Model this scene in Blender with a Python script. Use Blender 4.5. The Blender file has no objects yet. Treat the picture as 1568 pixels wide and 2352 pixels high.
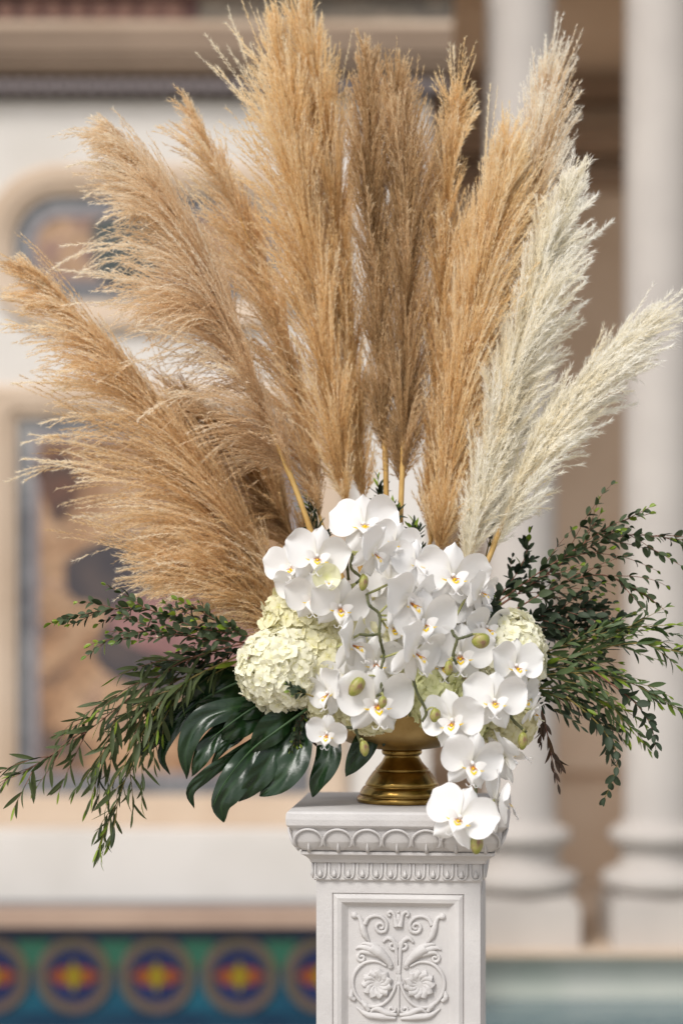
import bpy, math, random
import numpy as np
from mathutils import Vector, Matrix, Euler, Quaternion

C = bpy.context.scene
COL = C.collection
R = math.radians
random.seed(7)

# ------------------------------------------------------------------ camera
S, CAMZ, D0 = 0.00078, 1.378, 4.0
cam_d = bpy.data.cameras.new('camera')
cam = bpy.data.objects.new('camera', cam_d)
COL.objects.link(cam)
cam.location = (0, -D0, CAMZ)
cam.rotation_euler = (R(90), 0, 0)
cam_d.sensor_width = 36.0
cam_d.lens = 36.0 * D0 / (2352 * S)
cam_d.shift_y = 181 / 2352
cam_d.clip_start = 0.05
cam_d.clip_end = 500
cam_d.dof.use_dof = True
cam_d.dof.focus_distance = D0 - 0.10
cam_d.dof.aperture_fstop = 1.25
C.camera = cam

# ------------------------------------------------------------------ sky, sun, exposure
SUN_EL, SUN_AZ = 48, -32          # azimuth measured from behind the camera, negative = from the left
w = bpy.data.worlds.new('World'); C.world = w; w.use_nodes = True
nt = w.node_tree; nt.nodes.clear()
out = nt.nodes.new('ShaderNodeOutputWorld'); bg = nt.nodes.new('ShaderNodeBackground')
sky = nt.nodes.new('ShaderNodeTexSky'); sky.sky_type = 'NISHITA'; sky.sun_disc = False
sky.sun_elevation = R(SUN_EL); sky.sun_rotation = R(180 - SUN_AZ)
sky.air_density = 1.0; sky.dust_density = 1.5; sky.ozone_density = 1.0
hs = nt.nodes.new('ShaderNodeHueSaturation'); hs.inputs['Saturation'].default_value = 0.25
nt.links.new(sky.outputs[0], hs.inputs['Color']); nt.links.new(hs.outputs[0], bg.inputs['Color'])
bg.inputs['Strength'].default_value = 0.125
nt.links.new(bg.outputs[0], out.inputs['Surface'])
sd = bpy.data.lights.new('sun', 'SUN'); sd.energy = 1.9; sd.angle = R(22); sd.color = (1.0, 0.97, 0.93)
so = bpy.data.objects.new('sun', sd); COL.objects.link(so)
el, az = R(SUN_EL), R(SUN_AZ)
sdir = Vector((math.sin(az) * math.cos(el), -math.cos(az) * math.cos(el), math.sin(el)))
so.rotation_euler = sdir.to_track_quat('Z', 'Y').to_euler()
so.location = (-3, -6, 8)
C.view_settings.view_transform = 'Standard'; C.view_settings.look = 'None'
C.view_settings.exposure = 0.4; C.view_settings.gamma = 1.0
C.render.engine = 'CYCLES'
C.cycles.use_denoising = True
C.cycles.max_bounces = 8; C.cycles.transmission_bounces = 6; C.cycles.transparent_max_bounces = 8

# ------------------------------------------------------------------ helpers
def P(px, py, Y=0.0):
    k = S * (D0 + Y) / D0
    return Vector(((px - 784) * k, Y, CAMZ + (1357 - py) * k))

def lin(r, g, b, f=1.0):
    o = []
    for c in (r, g, b):
        c /= 255.0
        o.append((c / 12.92 if c <= .04045 else ((c + .055) / 1.055) ** 2.4) * f)
    return tuple(o)

def new_mat(name):
    m = bpy.data.materials.new(name); m.use_nodes = True
    n = m.node_tree; n.nodes.clear()
    o = n.nodes.new('ShaderNodeOutputMaterial')
    return m, n, o

def ramp(n, stops, interp='LINEAR'):
    r = n.nodes.new('ShaderNodeValToRGB'); r.color_ramp.interpolation = interp
    e = r.color_ramp.elements
    while len(e) < len(stops): e.new(0.5)
    for i, (p, c) in enumerate(stops):
        e[i].position = p; e[i].color = (*c, 1)
    return r

def noise(n, scale, detail=4, rough=.55, coord='Object', dist=0.0):
    tc = n.nodes.new('ShaderNodeTexCoord'); t = n.nodes.new('ShaderNodeTexNoise')
    t.inputs['Scale'].default_value = scale; t.inputs['Detail'].default_value = detail
    t.inputs['Roughness'].default_value = rough; t.inputs['Distortion'].default_value = dist
    n.links.new(tc.outputs[coord], t.inputs['Vector'])
    return t

def surf(name, c1, c2, scale=6, rough=.6, bump=.0, bscale=150, metallic=0, spec=.4, coord='Object', lo=.35, hi=.65, bdist=.002, coat=0.0):
    m, n, o = new_mat(name)
    b = n.nodes.new('ShaderNodeBsdfPrincipled')
    t = noise(n, scale, coord=coord)
    r = ramp(n, [(lo, c1), (hi, c2)])
    n.links.new(t.outputs['Fac'], r.inputs[0]); n.links.new(r.outputs[0], b.inputs['Base Color'])
    b.inputs['Roughness'].default_value = rough; b.inputs['Metallic'].default_value = metallic
    b.inputs['Specular IOR Level'].default_value = spec
    b.inputs['Coat Weight'].default_value = coat
    if bump:
        t2 = noise(n, bscale, 6, .65, coord)
        bp = n.nodes.new('ShaderNodeBump'); bp.inputs['Strength'].default_value = bump
        bp.inputs['Distance'].default_value = bdist
        n.links.new(t2.outputs['Fac'], bp.inputs['Height']); n.links.new(bp.outputs[0], b.inputs['Normal'])
    n.links.new(b.outputs[0], o.inputs[0])
    return m

def np_mesh(name, v, f, mats=(), smooth=False, tone=None, mi=None):
    """v (n,3), f (m,k) array or list of index tuples"""
    me = bpy.data.meshes.new(name)
    if isinstance(f, np.ndarray):
        k = f.shape[1]
        me.vertices.add(len(v)); me.vertices.foreach_set('co', np.ascontiguousarray(v, dtype=np.float32).ravel())
        me.loops.add(f.size); me.loops.foreach_set('vertex_index', f.astype(np.int32).ravel())
        me.polygons.add(len(f)); me.polygons.foreach_set('loop_start', np.arange(0, f.size, k, dtype=np.int32))
        me.update(calc_edges=True)
    else:
        me.from_pydata([tuple(p) for p in v], [], f); me.update()
    for m in mats: me.materials.append(m)
    if tone is not None:
        a = me.attributes.new('tone', 'FLOAT', 'POINT'); a.data.foreach_set('value', np.asarray(tone, dtype=np.float32))
    if mi is not None:
        me.polygons.foreach_set('material_index', np.asarray(mi, dtype=np.int32))
    me.polygons.foreach_set('use_smooth', [bool(smooth)] * len(me.polygons))
    return me

class MB:
    """collects faces for one mesh"""
    def __init__(s): s.v = []; s.f = []; s.m = []; s.t = []
    def add(s, v, f, mi=0, t=None):
        b = len(s.v); s.v += [tuple(p) for p in v]; s.f += [tuple(i + b for i in q) for q in f]; s.m += [mi] * len(f)
        s.t += list(t) if t is not None else [0.5] * len(v)
    def box(s, a, b, mi=0):
        (x0, y0, z0), (x1, y1, z1) = a, b
        s.add([(x0,y0,z0),(x1,y0,z0),(x1,y1,z0),(x0,y1,z0),(x0,y0,z1),(x1,y0,z1),(x1,y1,z1),(x0,y1,z1)],
              [(0,3,2,1),(4,5,6,7),(0,1,5,4),(1,2,6,5),(2,3,7,6),(3,0,4,7)], mi)
    def tube(s, pts, rad, n=6, mi=0, cap=True, t=None, flat=1.0):
        pts = [Vector(p) for p in pts]; N = len(pts)
        if not hasattr(rad, '__len__'): rad = [rad] * N
        v = []; prev = None
        for i, p in enumerate(pts):
            d = (pts[min(i+1, N-1)] - pts[max(i-1, 0)]).normalized()
            u = d.cross(Vector((0, 1, 0))) if prev is None else prev.cross(d)
            if prev is None:
                if u.length < .05: u = d.cross(Vector((1, 0, 0)))
                u.normalize(); prev = d.cross(u).normalized()
            else:
                u = u.normalized() if u.length > 1e-5 else d.orthogonal().normalized()
                prev = d.cross(u).normalized()
            wv = prev
            for k in range(n):
                a = 2 * math.pi * k / n
                v.append(p + u * math.cos(a) * rad[i] + wv * math.sin(a) * rad[i] * flat)
        f = [(i*n+k, i*n+(k+1) % n, (i+1)*n+(k+1) % n, (i+1)*n+k) for i in range(N-1) for k in range(n)]
        if cap:
            f += [tuple(range(n-1, -1, -1)), tuple((N-1)*n+k for k in range(n))]
        s.add(v, f, mi, None if t is None else [t] * len(v))
    def lathe(s, prof, c=(0, 0, 0), n=48, mi=0):
        v = []; f = []
        for r, z in prof:
            for k in range(n):
                a = 2 * math.pi * k / n; v.append((c[0] + r * math.cos(a), c[1] + r * math.sin(a), c[2] + z))
        for i in range(len(prof) - 1):
            for k in range(n): f.append((i*n+k, i*n+(k+1) % n, (i+1)*n+(k+1) % n, (i+1)*n+k))
        s.add(v, f, mi)
    def ball(s, c, r, mi=0, nu=10, nv=7):
        if not hasattr(r, '__len__'): r = (r, r, r)
        v = [(c[0], c[1], c[2] - r[2])]; f = []
        for j in range(1, nv):
            th = math.pi * j / nv
            for i in range(nu):
                a = 2 * math.pi * i / nu
                v.append((c[0] + r[0]*math.sin(th)*math.cos(a), c[1] + r[1]*math.sin(th)*math.sin(a), c[2] - r[2]*math.cos(th)))
        v.append((c[0], c[1], c[2] + r[2]))
        for i in range(nu): f.append((0, 1+(i+1) % nu, 1+i))
        for j in range(nv-2):
            for i in range(nu):
                f.append((1+j*nu+i, 1+j*nu+(i+1) % nu, 1+(j+1)*nu+(i+1) % nu, 1+(j+1)*nu+i))
        L = len(v) - 1; b = 1 + (nv-2)*nu
        for i in range(nu): f.append((b+i, b+(i+1) % nu, L))
        s.add(v, f, mi)
    def grid(s, g, mi=0, t=None):
        """g[i][j] points"""
        nu, nv = len(g), len(g[0])
        s.add([p for row in g for p in row],
              [(i*nv+j, i*nv+j+1, (i+1)*nv+j+1, (i+1)*nv+j) for i in range(nu-1) for j in range(nv-1)], mi,
              None if t is None else [q for row in t for q in row])
    def mesh(s, name, mats, smooth=False, tone=False):
        return np_mesh(name, s.v, s.f, mats if isinstance(mats, (list, tuple)) else [mats], smooth, s.t if tone else None, s.m)

def link(name, me, parent=None, mat=None):
    o = bpy.data.objects.new(name, me); COL.objects.link(o)
    if parent is not None: o.parent = parent
    if mat is not None: o.matrix_basis = mat
    return o

def thing(name, label, cat, loc=(0, 0, 0), group=None, rot=None):
    o = bpy.data.objects.new(name, None); COL.objects.link(o)
    o.location = loc; o.empty_display_size = .05
    if rot: o.rotation_euler = rot
    o['label'] = label; o['category'] = cat
    if group: o['group'] = group
    return o

def structure(name, me, loc=(0, 0, 0)):
    o = link(name, me); o.location = loc; o['kind'] = 'structure'; return o

def spline(pts, n):
    """Catmull-Rom through pts, resampled to n points of equal spacing"""
    p = np.array([tuple(q) for q in pts], dtype=float)
    if len(p) == 2:
        return p[0] + (p[1] - p[0]) * np.linspace(0, 1, n)[:, None]
    q = np.vstack([2*p[0]-p[1], p, 2*p[-1]-p[-2]]); o = []
    for i in range(1, len(q) - 2):
        a, b, c, d = q[i-1], q[i], q[i+1], q[i+2]
        for t in np.linspace(0, 1, 16, endpoint=False):
            o.append(.5*((2*b)+(-a+c)*t+(2*a-5*b+4*c-d)*t*t+(-a+3*b-3*c+d)*t**3))
    o.append(p[-1]); o = np.array(o)
    L = np.r_[0, np.cumsum(np.linalg.norm(np.diff(o, axis=0), axis=1))]
    s = np.linspace(0, L[-1], n)
    return np.stack([np.interp(s, L, o[:, k]) for k in range(3)], 1)

def PP(lst, y0=0.0):
    return [P(q[0], q[1], q[2] if len(q) > 2 else y0) for q in lst]

def frame_mat(p, xdir, ndir, s=1.0):
    """matrix with local X along xdir and local Z towards ndir"""
    x = Vector(xdir).normalized(); z = Vector(ndir); z = z - x * z.dot(x)
    z = z.normalized() if z.length > 1e-4 else x.orthogonal().normalized()
    y = z.cross(x)
    m = Matrix((x, y, z)).transposed().to_4x4() @ Matrix.Scale(s, 4)
    m.translation = Vector(p); return m

# ------------------------------------------------------------------ materials
M = {}
M['wall'] = surf('cream_plaster', lin(204,198,190), lin(216,210,203), 2.5, .8, .15, 40)
M['trim'] = surf('tan_cast_stone', lin(186,163,140), lin(206,186,165), 2.0, .8, .2, 30)
M['cornice'] = surf('brown_stone', lin(124,106,90), lin(146,126,108), 1.2, .85, .2, 25)
M['dent'] = surf('grey_violet_stone', lin(128,118,120), lin(150,140,140), 3, .85)
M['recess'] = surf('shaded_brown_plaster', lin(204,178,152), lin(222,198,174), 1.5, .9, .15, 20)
M['navy'] = surf('navy_glaze', lin(22,32,60), lin(40,50,78), 4, .35)
M['column'] = surf('pale_column_stone', lin(180,172,165), lin(192,184,176), 3, .7, .1, 30)
M['basin'] = surf('pale_green_render', lin(186,192,180), lin(208,208,198), 3, .7, .1, 20)
M['ground'] = surf('stone_paving', lin(150,140,128), lin(178,168,154), 2, .85, .3, 30)
M['teal'] = surf('teal_glaze', lin(8,58,82), lin(14,86,104), 5, .3)
M['green'] = surf('green_glaze', lin(28,82,68), lin(50,100,76), 5, .3)
M['ring'] = surf('olive_tan_glaze', lin(84,78,58), lin(92,76,72), 5, .35)
M['disc'] = surf('blue_grey_glaze', lin(40,46,66), lin(58,56,66), 5, .3)
M['ink'] = surf('deep_blue_glaze', lin(8,20,60), lin(10,34,84), 5, .3)
M['orange'] = surf('orange_glaze', lin(112,52,26), lin(132,66,32), 6, .3)
M['yellow'] = surf('yellow_glaze', lin(112,98,12), lin(130,114,18), 6, .3)

def mosaic_mat(name, stops, scale, cell=60):
    m, n, o = new_mat(name)
    b = n.nodes.new('ShaderNodeBsdfPrincipled'); b.inputs['Roughness'].default_value = .45
    t = noise(n, scale, 5, .6, 'Object', 1.2)
    r = ramp(n, stops); n.links.new(t.outputs['Fac'], r.inputs[0])
    tc = n.nodes.new('ShaderNodeTexCoord'); v = n.nodes.new('ShaderNodeTexVoronoi'); v.inputs['Scale'].default_value = cell
    n.links.new(tc.outputs['Object'], v.inputs['Vector'])
    hsv = n.nodes.new('ShaderNodeHueSaturation')
    mr = n.nodes.new('ShaderNodeMapRange'); mr.inputs['To Min'].default_value = .7; mr.inputs['To Max'].default_value = 1.3
    sp = n.nodes.new('ShaderNodeSeparateColor'); n.links.new(v.outputs['Color'], sp.inputs[0])
    n.links.new(sp.outputs[0], mr.inputs['Value']); n.links.new(mr.outputs[0], hsv.inputs['Value'])
    n.links.new(r.outputs[0], hsv.inputs['Color']); n.links.new(hsv.outputs[0], b.inputs['Base Color'])
    n.links.new(b.outputs[0], o.inputs[0]); return m
M['mosaic'] = mosaic_mat('figured_mosaic', [(.24, lin(62,62,72)), (.36, lin(96,76,64)), (.45, lin(146,110,80)), (.55, lin(172,140,110)), (.62, lin(128,98,92))], 2.8)
M['mosaic_edge'] = mosaic_mat('blue_grey_mosaic', [(.3, lin(84,84,88)), (.55, lin(116,116,118)), (.75, lin(148,146,144))], 3)
M['frieze'] = mosaic_mat('red_brown_frieze', [(.3, lin(74,40,36)), (.5, lin(108,68,58)), (.72, lin(146,108,94))], 5)
M['frieze2'] = mosaic_mat('grey_green_frieze', [(.3, lin(80,72,66)), (.5, lin(116,106,92)), (.7, lin(146,130,112))], 6)

def water_mat():
    m, n, o = new_mat('pool_water')
    b = n.nodes.new('ShaderNodeBsdfPrincipled'); b.inputs['Base Color'].default_value = (*lin(104,122,126), 1)
    b.inputs['Roughness'].default_value = .08; b.inputs['IOR'].default_value = 1.33
    t = noise(n, 6, 3); bp = n.nodes.new('ShaderNodeBump'); bp.inputs['Strength'].default_value = .25; bp.inputs['Distance'].default_value = .05
    n.links.new(t.outputs['Fac'], bp.inputs['Height']); n.links.new(bp.outputs[0], b.inputs['Normal']); n.links.new(b.outputs[0], o.inputs[0]); return m
M['water'] = water_mat()

def plaster_mat():
    m, n, o = new_mat('white_painted_plaster')
    b = n.nodes.new('ShaderNodeBsdfPrincipled'); b.inputs['Roughness'].default_value = .62; b.inputs['Specular IOR Level'].default_value = .3
    t = noise(n, 9, 5); r = ramp(n, [(.3, lin(188,184,182)), (.7, lin(206,202,199))])
    n.links.new(t.outputs['Fac'], r.inputs[0]); n.links.new(r.outputs[0], b.inputs['Base Color'])
    a = noise(n, 420, 3, .6); c = noise(n, 60, 4, .6)
    ad = n.nodes.new('ShaderNodeMath'); ad.operation = 'MULTIPLY_ADD'; ad.inputs[1].default_value = 1.0
    n.links.new(a.outputs['Fac'], ad.inputs[0]); n.links.new(c.outputs['Fac'], ad.inputs[2])
    bp = n.nodes.new('ShaderNodeBump'); bp.inputs['Strength'].default_value = .5; bp.inputs['Distance'].default_value = .0016
    n.links.new(ad.outputs[0], bp.inputs['Height']); n.links.new(bp.outputs[0], b.inputs['Normal']); n.links.new(b.outputs[0], o.inputs[0]); return m
M['plaster'] = plaster_mat()

def brass_mat(name, rough, col, col2):
    m, n, o = new_mat(name)
    b = n.nodes.new('ShaderNodeBsdfPrincipled'); b.inputs['Metallic'].default_value = 1
    t = noise(n, 25, 6, .6); r = ramp(n, [(.35, col2), (.6, col)])
    n.links.new(t.outputs['Fac'], r.inputs[0]); n.links.new(r.outputs[0], b.inputs['Base Color'])
    t2 = noise(n, 40, 5, .6); mr = n.nodes.new('ShaderNodeMapRange'); mr.inputs['To Min'].default_value = rough*.75; mr.inputs['To Max'].default_value = rough*1.35
    n.links.new(t2.outputs['Fac'], mr.inputs['Value']); n.links.new(mr.outputs[0], b.inputs['Roughness'])
    t3 = noise(n, 90, 4); bp = n.nodes.new('ShaderNodeBump'); bp.inputs['Strength'].default_value = .12; bp.inputs['Distance'].default_value = .001
    n.links.new(t3.outputs['Fac'], bp.inputs['Height']); n.links.new(bp.outputs[0], b.inputs['Normal'])
    n.links.new(b.outputs[0], o.inputs[0]); return m
M['brass'] = brass_mat('aged_brass', .22, (.34,.22,.065), (.20,.12,.032))
M['brass_bowl'] = brass_mat('satin_brass', .42, (.42,.29,.12), (.32,.21,.08))

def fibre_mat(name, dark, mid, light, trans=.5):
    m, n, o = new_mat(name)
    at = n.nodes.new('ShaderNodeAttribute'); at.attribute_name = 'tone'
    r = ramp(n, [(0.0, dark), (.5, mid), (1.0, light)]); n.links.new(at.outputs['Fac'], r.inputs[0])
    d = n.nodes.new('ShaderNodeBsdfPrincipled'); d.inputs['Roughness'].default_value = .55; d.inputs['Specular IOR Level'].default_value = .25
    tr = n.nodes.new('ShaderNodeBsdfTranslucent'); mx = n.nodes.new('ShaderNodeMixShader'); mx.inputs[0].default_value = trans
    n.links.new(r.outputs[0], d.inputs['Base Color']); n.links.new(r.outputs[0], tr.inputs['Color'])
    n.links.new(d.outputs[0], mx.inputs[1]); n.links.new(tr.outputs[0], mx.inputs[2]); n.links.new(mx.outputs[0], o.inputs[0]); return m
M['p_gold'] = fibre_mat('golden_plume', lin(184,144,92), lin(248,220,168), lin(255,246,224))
M['p_tan'] = fibre_mat('tan_plume', lin(164,126,84), lin(242,212,164), lin(255,246,226))
M['p_mauve'] = fibre_mat('rosy_tan_plume', lin(174,138,100), lin(240,214,176), lin(255,247,230))
M['p_brown'] = fibre_mat('brown_plume', lin(152,120,80), lin(218,187,142), lin(248,230,198))
M['p_cream'] = fibre_mat('cream_plume', lin(253,234,200), lin(255,249,232), lin(255,253,247), .58)
M['p_bright'] = fibre_mat('brown_plume_with_pale_tips', lin(178,142,98), lin(238,210,166), lin(255,252,242))
M['cane'] = surf('straw_stem', lin(176,136,72), lin(204,168,102), 20, .5)

def leaf_mat(name, c1, c2, rough=.42, trans=.15, spec=.4, under=None):
    m, n, o = new_mat(name)
    oi = n.nodes.new('ShaderNodeObjectInfo'); r = ramp(n, [(0, c1), (1, c2)]); n.links.new(oi.outputs['Random'], r.inputs[0])
    b = n.nodes.new('ShaderNodeBsdfPrincipled'); b.inputs['Roughness'].default_value = rough; b.inputs['Specular IOR Level'].default_value = spec
    t = noise(n, 60, 3); mx0 = n.nodes.new('ShaderNodeHueSaturation'); mr = n.nodes.new('ShaderNodeMapRange')
    mr.inputs['To Min'].default_value = .75; mr.inputs['To Max'].default_value = 1.25
    n.links.new(t.outputs['Fac'], mr.inputs['Value']); n.links.new(mr.outputs[0], mx0.inputs['Value']); n.links.new(r.outputs[0], mx0.inputs['Color'])
    col = mx0.outputs[0]
    if under:
        g = n.nodes.new('ShaderNodeNewGeometry'); mc = n.nodes.new('ShaderNodeMix'); mc.data_type = 'RGBA'
        n.links.new(g.outputs['Backfacing'], mc.inputs['Factor']); n.links.new(col, mc.inputs[6]); mc.inputs[7].default_value = (*under, 1)
        col = mc.outputs[2]
    n.links.new(col, b.inputs['Base Color'])
    tr = n.nodes.new('ShaderNodeBsdfTranslucent'); n.links.new(col, tr.inputs['Color'])
    mx = n.nodes.new('ShaderNodeMixShader'); mx.inputs[0].default_value = trans
    n.links.new(b.outputs[0], mx.inputs[1]); n.links.new(tr.outputs[0], mx.inputs[2]); n.links.new(mx.outputs[0], o.inputs[0]); return m
M['leaf_oval'] = leaf_mat('eucalyptus_leaf', lin(30,42,24), lin(62,76,44), .55, under=lin(72,84,58), spec=.25)
M['leaf_dark'] = leaf_mat('dark_eucalyptus_leaf', lin(24,34,22), lin(46,58,38), .55, under=lin(58,70,52), spec=.25)
M['leaf_willow'] = leaf_mat('willow_leaf', lin(32,44,20), lin(58,70,36), .5, under=lin(74,84,50), spec=.25)
M['leaf_right'] = leaf_mat('narrow_olive_leaf', lin(38,56,28), lin(70,90,50), .45, under=lin(84,100,64), spec=.25)
M['leaf_new'] = leaf_mat('young_leaf', lin(98,122,34), lin(136,156,52), .4, .25)
M['leaf_brown'] = leaf_mat('brown_leaf', lin(60,44,32), lin(86,64,46), .5)
M['twig_red'] = surf('reddish_twig', lin(104,64,52), lin(130,88,66), 30, .6)
M['twig_olive'] = surf('olive_twig', lin(116,102,52), lin(140,122,66), 30, .6)

def monstera_mat():
    m, n, o = new_mat('glossy_dark_leaf')
    b = n.nodes.new('ShaderNodeBsdfPrincipled'); b.inputs['Roughness'].default_value = .27; b.inputs['Specular IOR Level'].default_value = .42
    t = noise(n, 14, 4); r = ramp(n, [(.3, lin(15,32,15)), (.7, lin(26,50,24))]); n.links.new(t.outputs['Fac'], r.inputs[0])
    at = n.nodes.new('ShaderNodeAttribute'); at.attribute_name = 'tone'
    mc = n.nodes.new('ShaderNodeMix'); mc.data_type = 'RGBA'; n.links.new(at.outputs['Fac'], mc.inputs['Factor'])
    n.links.new(r.outputs[0], mc.inputs[6]); mc.inputs[7].default_value = (*lin(48,78,36), 1)
    n.links.new(mc.outputs[2], b.inputs['Base Color'])
    t2 = noise(n, 30, 3); bp = n.nodes.new('ShaderNodeBump'); bp.inputs['Strength'].default_value = .25; bp.inputs['Distance'].default_value = .004
    n.links.new(t2.outputs['Fac'], bp.inputs['Height']); n.links.new(bp.outputs[0], b.inputs['Normal']); n.links.new(b.outputs[0], o.inputs[0]); return m
M['monstera'] = monstera_mat()
M['midrib'] = surf('leaf_rib', lin(36,62,30), lin(54,84,42), 20, .4)

def petal_mat(name, base, edge, trans=.25, rough=.5, bump=.15):
    m, n, o = new_mat(name)
    at = n.nodes.new('ShaderNodeAttribute'); at.attribute_name = 'tone'
    r = ramp(n, [(0.0, base), (.45, edge), (1.0, edge)]); n.links.new(at.outputs['Fac'], r.inputs[0])
    b = n.nodes.new('ShaderNodeBsdfPrincipled'); b.inputs['Roughness'].default_value = rough; b.inputs['Specular IOR Level'].default_value = .25
    b.inputs['Sheen Weight'].default_value = .15
    n.links.new(r.outputs[0], b.inputs['Base Color'])
    if bump:
        t = noise(n, 90, 4); bp = n.nodes.new('ShaderNodeBump'); bp.inputs['Strength'].default_value = bump; bp.inputs['Distance'].default_value = .002
        n.links.new(t.outputs['Fac'], bp.inputs['Height']); n.links.new(bp.outputs[0], b.inputs['Normal'])
    tr = n.nodes.new('ShaderNodeBsdfTranslucent'); n.links.new(r.outputs[0], tr.inputs['Color'])
    mx = n.nodes.new('ShaderNodeMixShader'); mx.inputs[0].default_value = trans
    n.links.new(b.outputs[0], mx.inputs[1]); n.links.new(tr.outputs[0], mx.inputs[2]); n.links.new(mx.outputs[0], o.inputs[0]); return m
M['orchid'] = petal_mat('white_orchid_petal', lin(236,232,220), lin(242,240,238))
M['lip_white'] = petal_mat('white_orchid_lip', lin(246,240,220), lin(246,243,240))
M['lip_yellow'] = petal_mat('yellow_orchid_lip', lin(244,200,30), lin(248,212,40), .2)
M['lip_red'] = petal_mat('orange_red_orchid_throat', lin(196,112,40), lin(208,130,50), .1)
M['half_open'] = petal_mat('pale_green_petal', lin(226,226,164), lin(240,238,206))
M['hyd'] = petal_mat('cream_hydrangea_sepal', lin(220,212,116), lin(245,240,204), .3, .55, .25)
M['hyd_white'] = petal_mat('white_hydrangea_sepal', lin(230,224,142), lin(250,247,224), .3, .55, .25)
M['hyd_green'] = petal_mat('green_hydrangea_sepal', lin(190,196,110), lin(226,226,174), .3, .55, .25)
M['hyd_core'] = surf('hydrangea_heart', lin(150,156,84), lin(186,188,122), 30, .8)
M['ostem'] = surf('orchid_stem', lin(72,76,48), lin(98,98,62), 40, .5)
M['ped'] = surf('orchid_pedicel', lin(140,142,84), lin(170,168,112), 40, .5)

def bud_mat():
    m, n, o = new_mat('orchid_bud')
    b = n.nodes.new('ShaderNodeBsdfPrincipled'); b.inputs['Roughness'].default_value = .45
    t = noise(n, 1.1, 3, .5, 'Object'); r = ramp(n, [(.40, lin(146,148,66)), (.52, lin(162,154,90)), (.66, lin(140,106,86))])
    n.links.new(t.outputs['Fac'], r.inputs[0]); n.links.new(r.outputs[0], b.inputs['Base Color']); n.links.new(b.outputs[0], o.inputs[0]); return m
M['bud'] = bud_mat()

# ================================================================== SETTING
FY = 3.5                                   # wall plane behind the pedestal
def bx(mb, px0, py0, px1, py1, Y, depth, mi=0):
    """box whose front face covers the given photo span at distance Y, running back by depth"""
    a = P(px0, py1, Y); b = P(px1, py0, Y)
    mb.box((a.x, Y, a.z), (b.x, Y + depth, b.z), mi)
def one(fn, name, mat, parent=None, smooth=False):
    mb = MB(); fn(mb); return link(name, mb.mesh(name, mat, smooth), parent)

g = MB(); g.box((-60, -40, -.25), (60, 60, 0)); structure('ground', g.mesh('ground', M['ground']))
wt = MB(); wt.box((.30, 1.0, .004), (6, 3.38, .03)); structure('pool_water', wt.mesh('pool_water', M['water']))

def rrect(px0, py0, px1, py1, r, Y, n=10):
    pts = []
    for cx, cy, a0 in ((px1-r, py0+r, -90), (px1-r, py1-r, 0), (px0+r, py1-r, 90), (px0+r, py0+r, 180)):
        for i in range(n+1):
            a = R(a0 + 90*i/n); pts.append(P(cx + r*math.cos(a), cy + r*math.sin(a), Y))
    return pts
def ring_mesh(mb, loops, mi=0):
    n = len(loops[0]); v = [p for l in loops for p in l]
    f = [(a*n+i, a*n+(i+1) % n, (a+1)*n+(i+1) % n, (a+1)*n+i) for a in range(len(loops)-1) for i in range(n)]
    mb.add(v, f, mi)
def off(l, dy): return [Vector((p.x, p.y + dy, p.z)) for p in l]

wall = thing('mosaic_wall', 'cream plaster wall with tan framed mosaic panels under a brown cornice, blurred behind the plumes', 'wall', (0, FY, 0))
def wpart(name, mb, mat, smooth=False, parent=None):
    o = link(name, mb.mesh(name, mat, smooth), parent or wall)
    if parent is None: o.location = (0, -FY, 0)
    return o
mb = MB(); bx(mb, -900, -700, 985, 2420, FY, .6); wpart('wall_face', mb, M['wall'])
mb = MB(); bx(mb, -900, 1916, 985, 2400, 3.25, FY - 3.25 - .003); wpart('wall_plinth', mb, M['wall'])
# cornice courses
for nm, y0, y1, pr, mt in (('moulding', 150, 172, .08, 'cornice'), ('moulding', 122, 149, .105, 'cornice'), ('moulding', 96, 121, .12, 'cornice'),
                            ('moulding', 62, 95, .10, 'cornice'), ('fillet', 47, 61, .08, 'trim'), ('cornice_top', -160, -20, .12, 'cornice')):
    mb = MB(); bx(mb, -900, y0, 1040, y1, FY - pr, pr + .3); wpart(nm, mb, M[mt])
mb = MB(); bx(mb, -900, -19, 455, 46, FY - .06, .2); wpart('red_frieze', mb, M['frieze'])
mb = MB(); bx(mb, 457, -19, 1040, 46, FY - .064, .2); wpart('grey_frieze', mb, M['frieze2'])
mb = MB(); bx(mb, -900, 173, 1000, 228, FY - .025, .1); wpart('dentil_shade_band', mb, surf('shade_painted_stone', lin(62,56,52), lin(78,70,66), 3, .85))  # shade under the cornice painted into the band's dark base colour
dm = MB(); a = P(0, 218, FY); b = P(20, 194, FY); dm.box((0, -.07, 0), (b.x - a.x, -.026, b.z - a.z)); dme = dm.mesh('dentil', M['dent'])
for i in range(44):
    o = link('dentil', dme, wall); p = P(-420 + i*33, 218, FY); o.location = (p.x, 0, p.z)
# frieze rosettes
rm = MB(); rm.lathe([(.001, .014), (.010, .013), (.018, .006), (.025, .010), (.030, 0)], n=14)
rme = rm.mesh('rosette', surf('rosy_stone', lin(150,112,98), lin(170,134,118), 4, .8), True)
for i in range(9):
    p = P(-40 + i*55, 22, FY - .06); o = link('frieze_rosette', rme, wall, Matrix.Translation((p.x, p.y - FY, p.z)) @ Matrix.Rotation(R(90), 4, 'X'))
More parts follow.
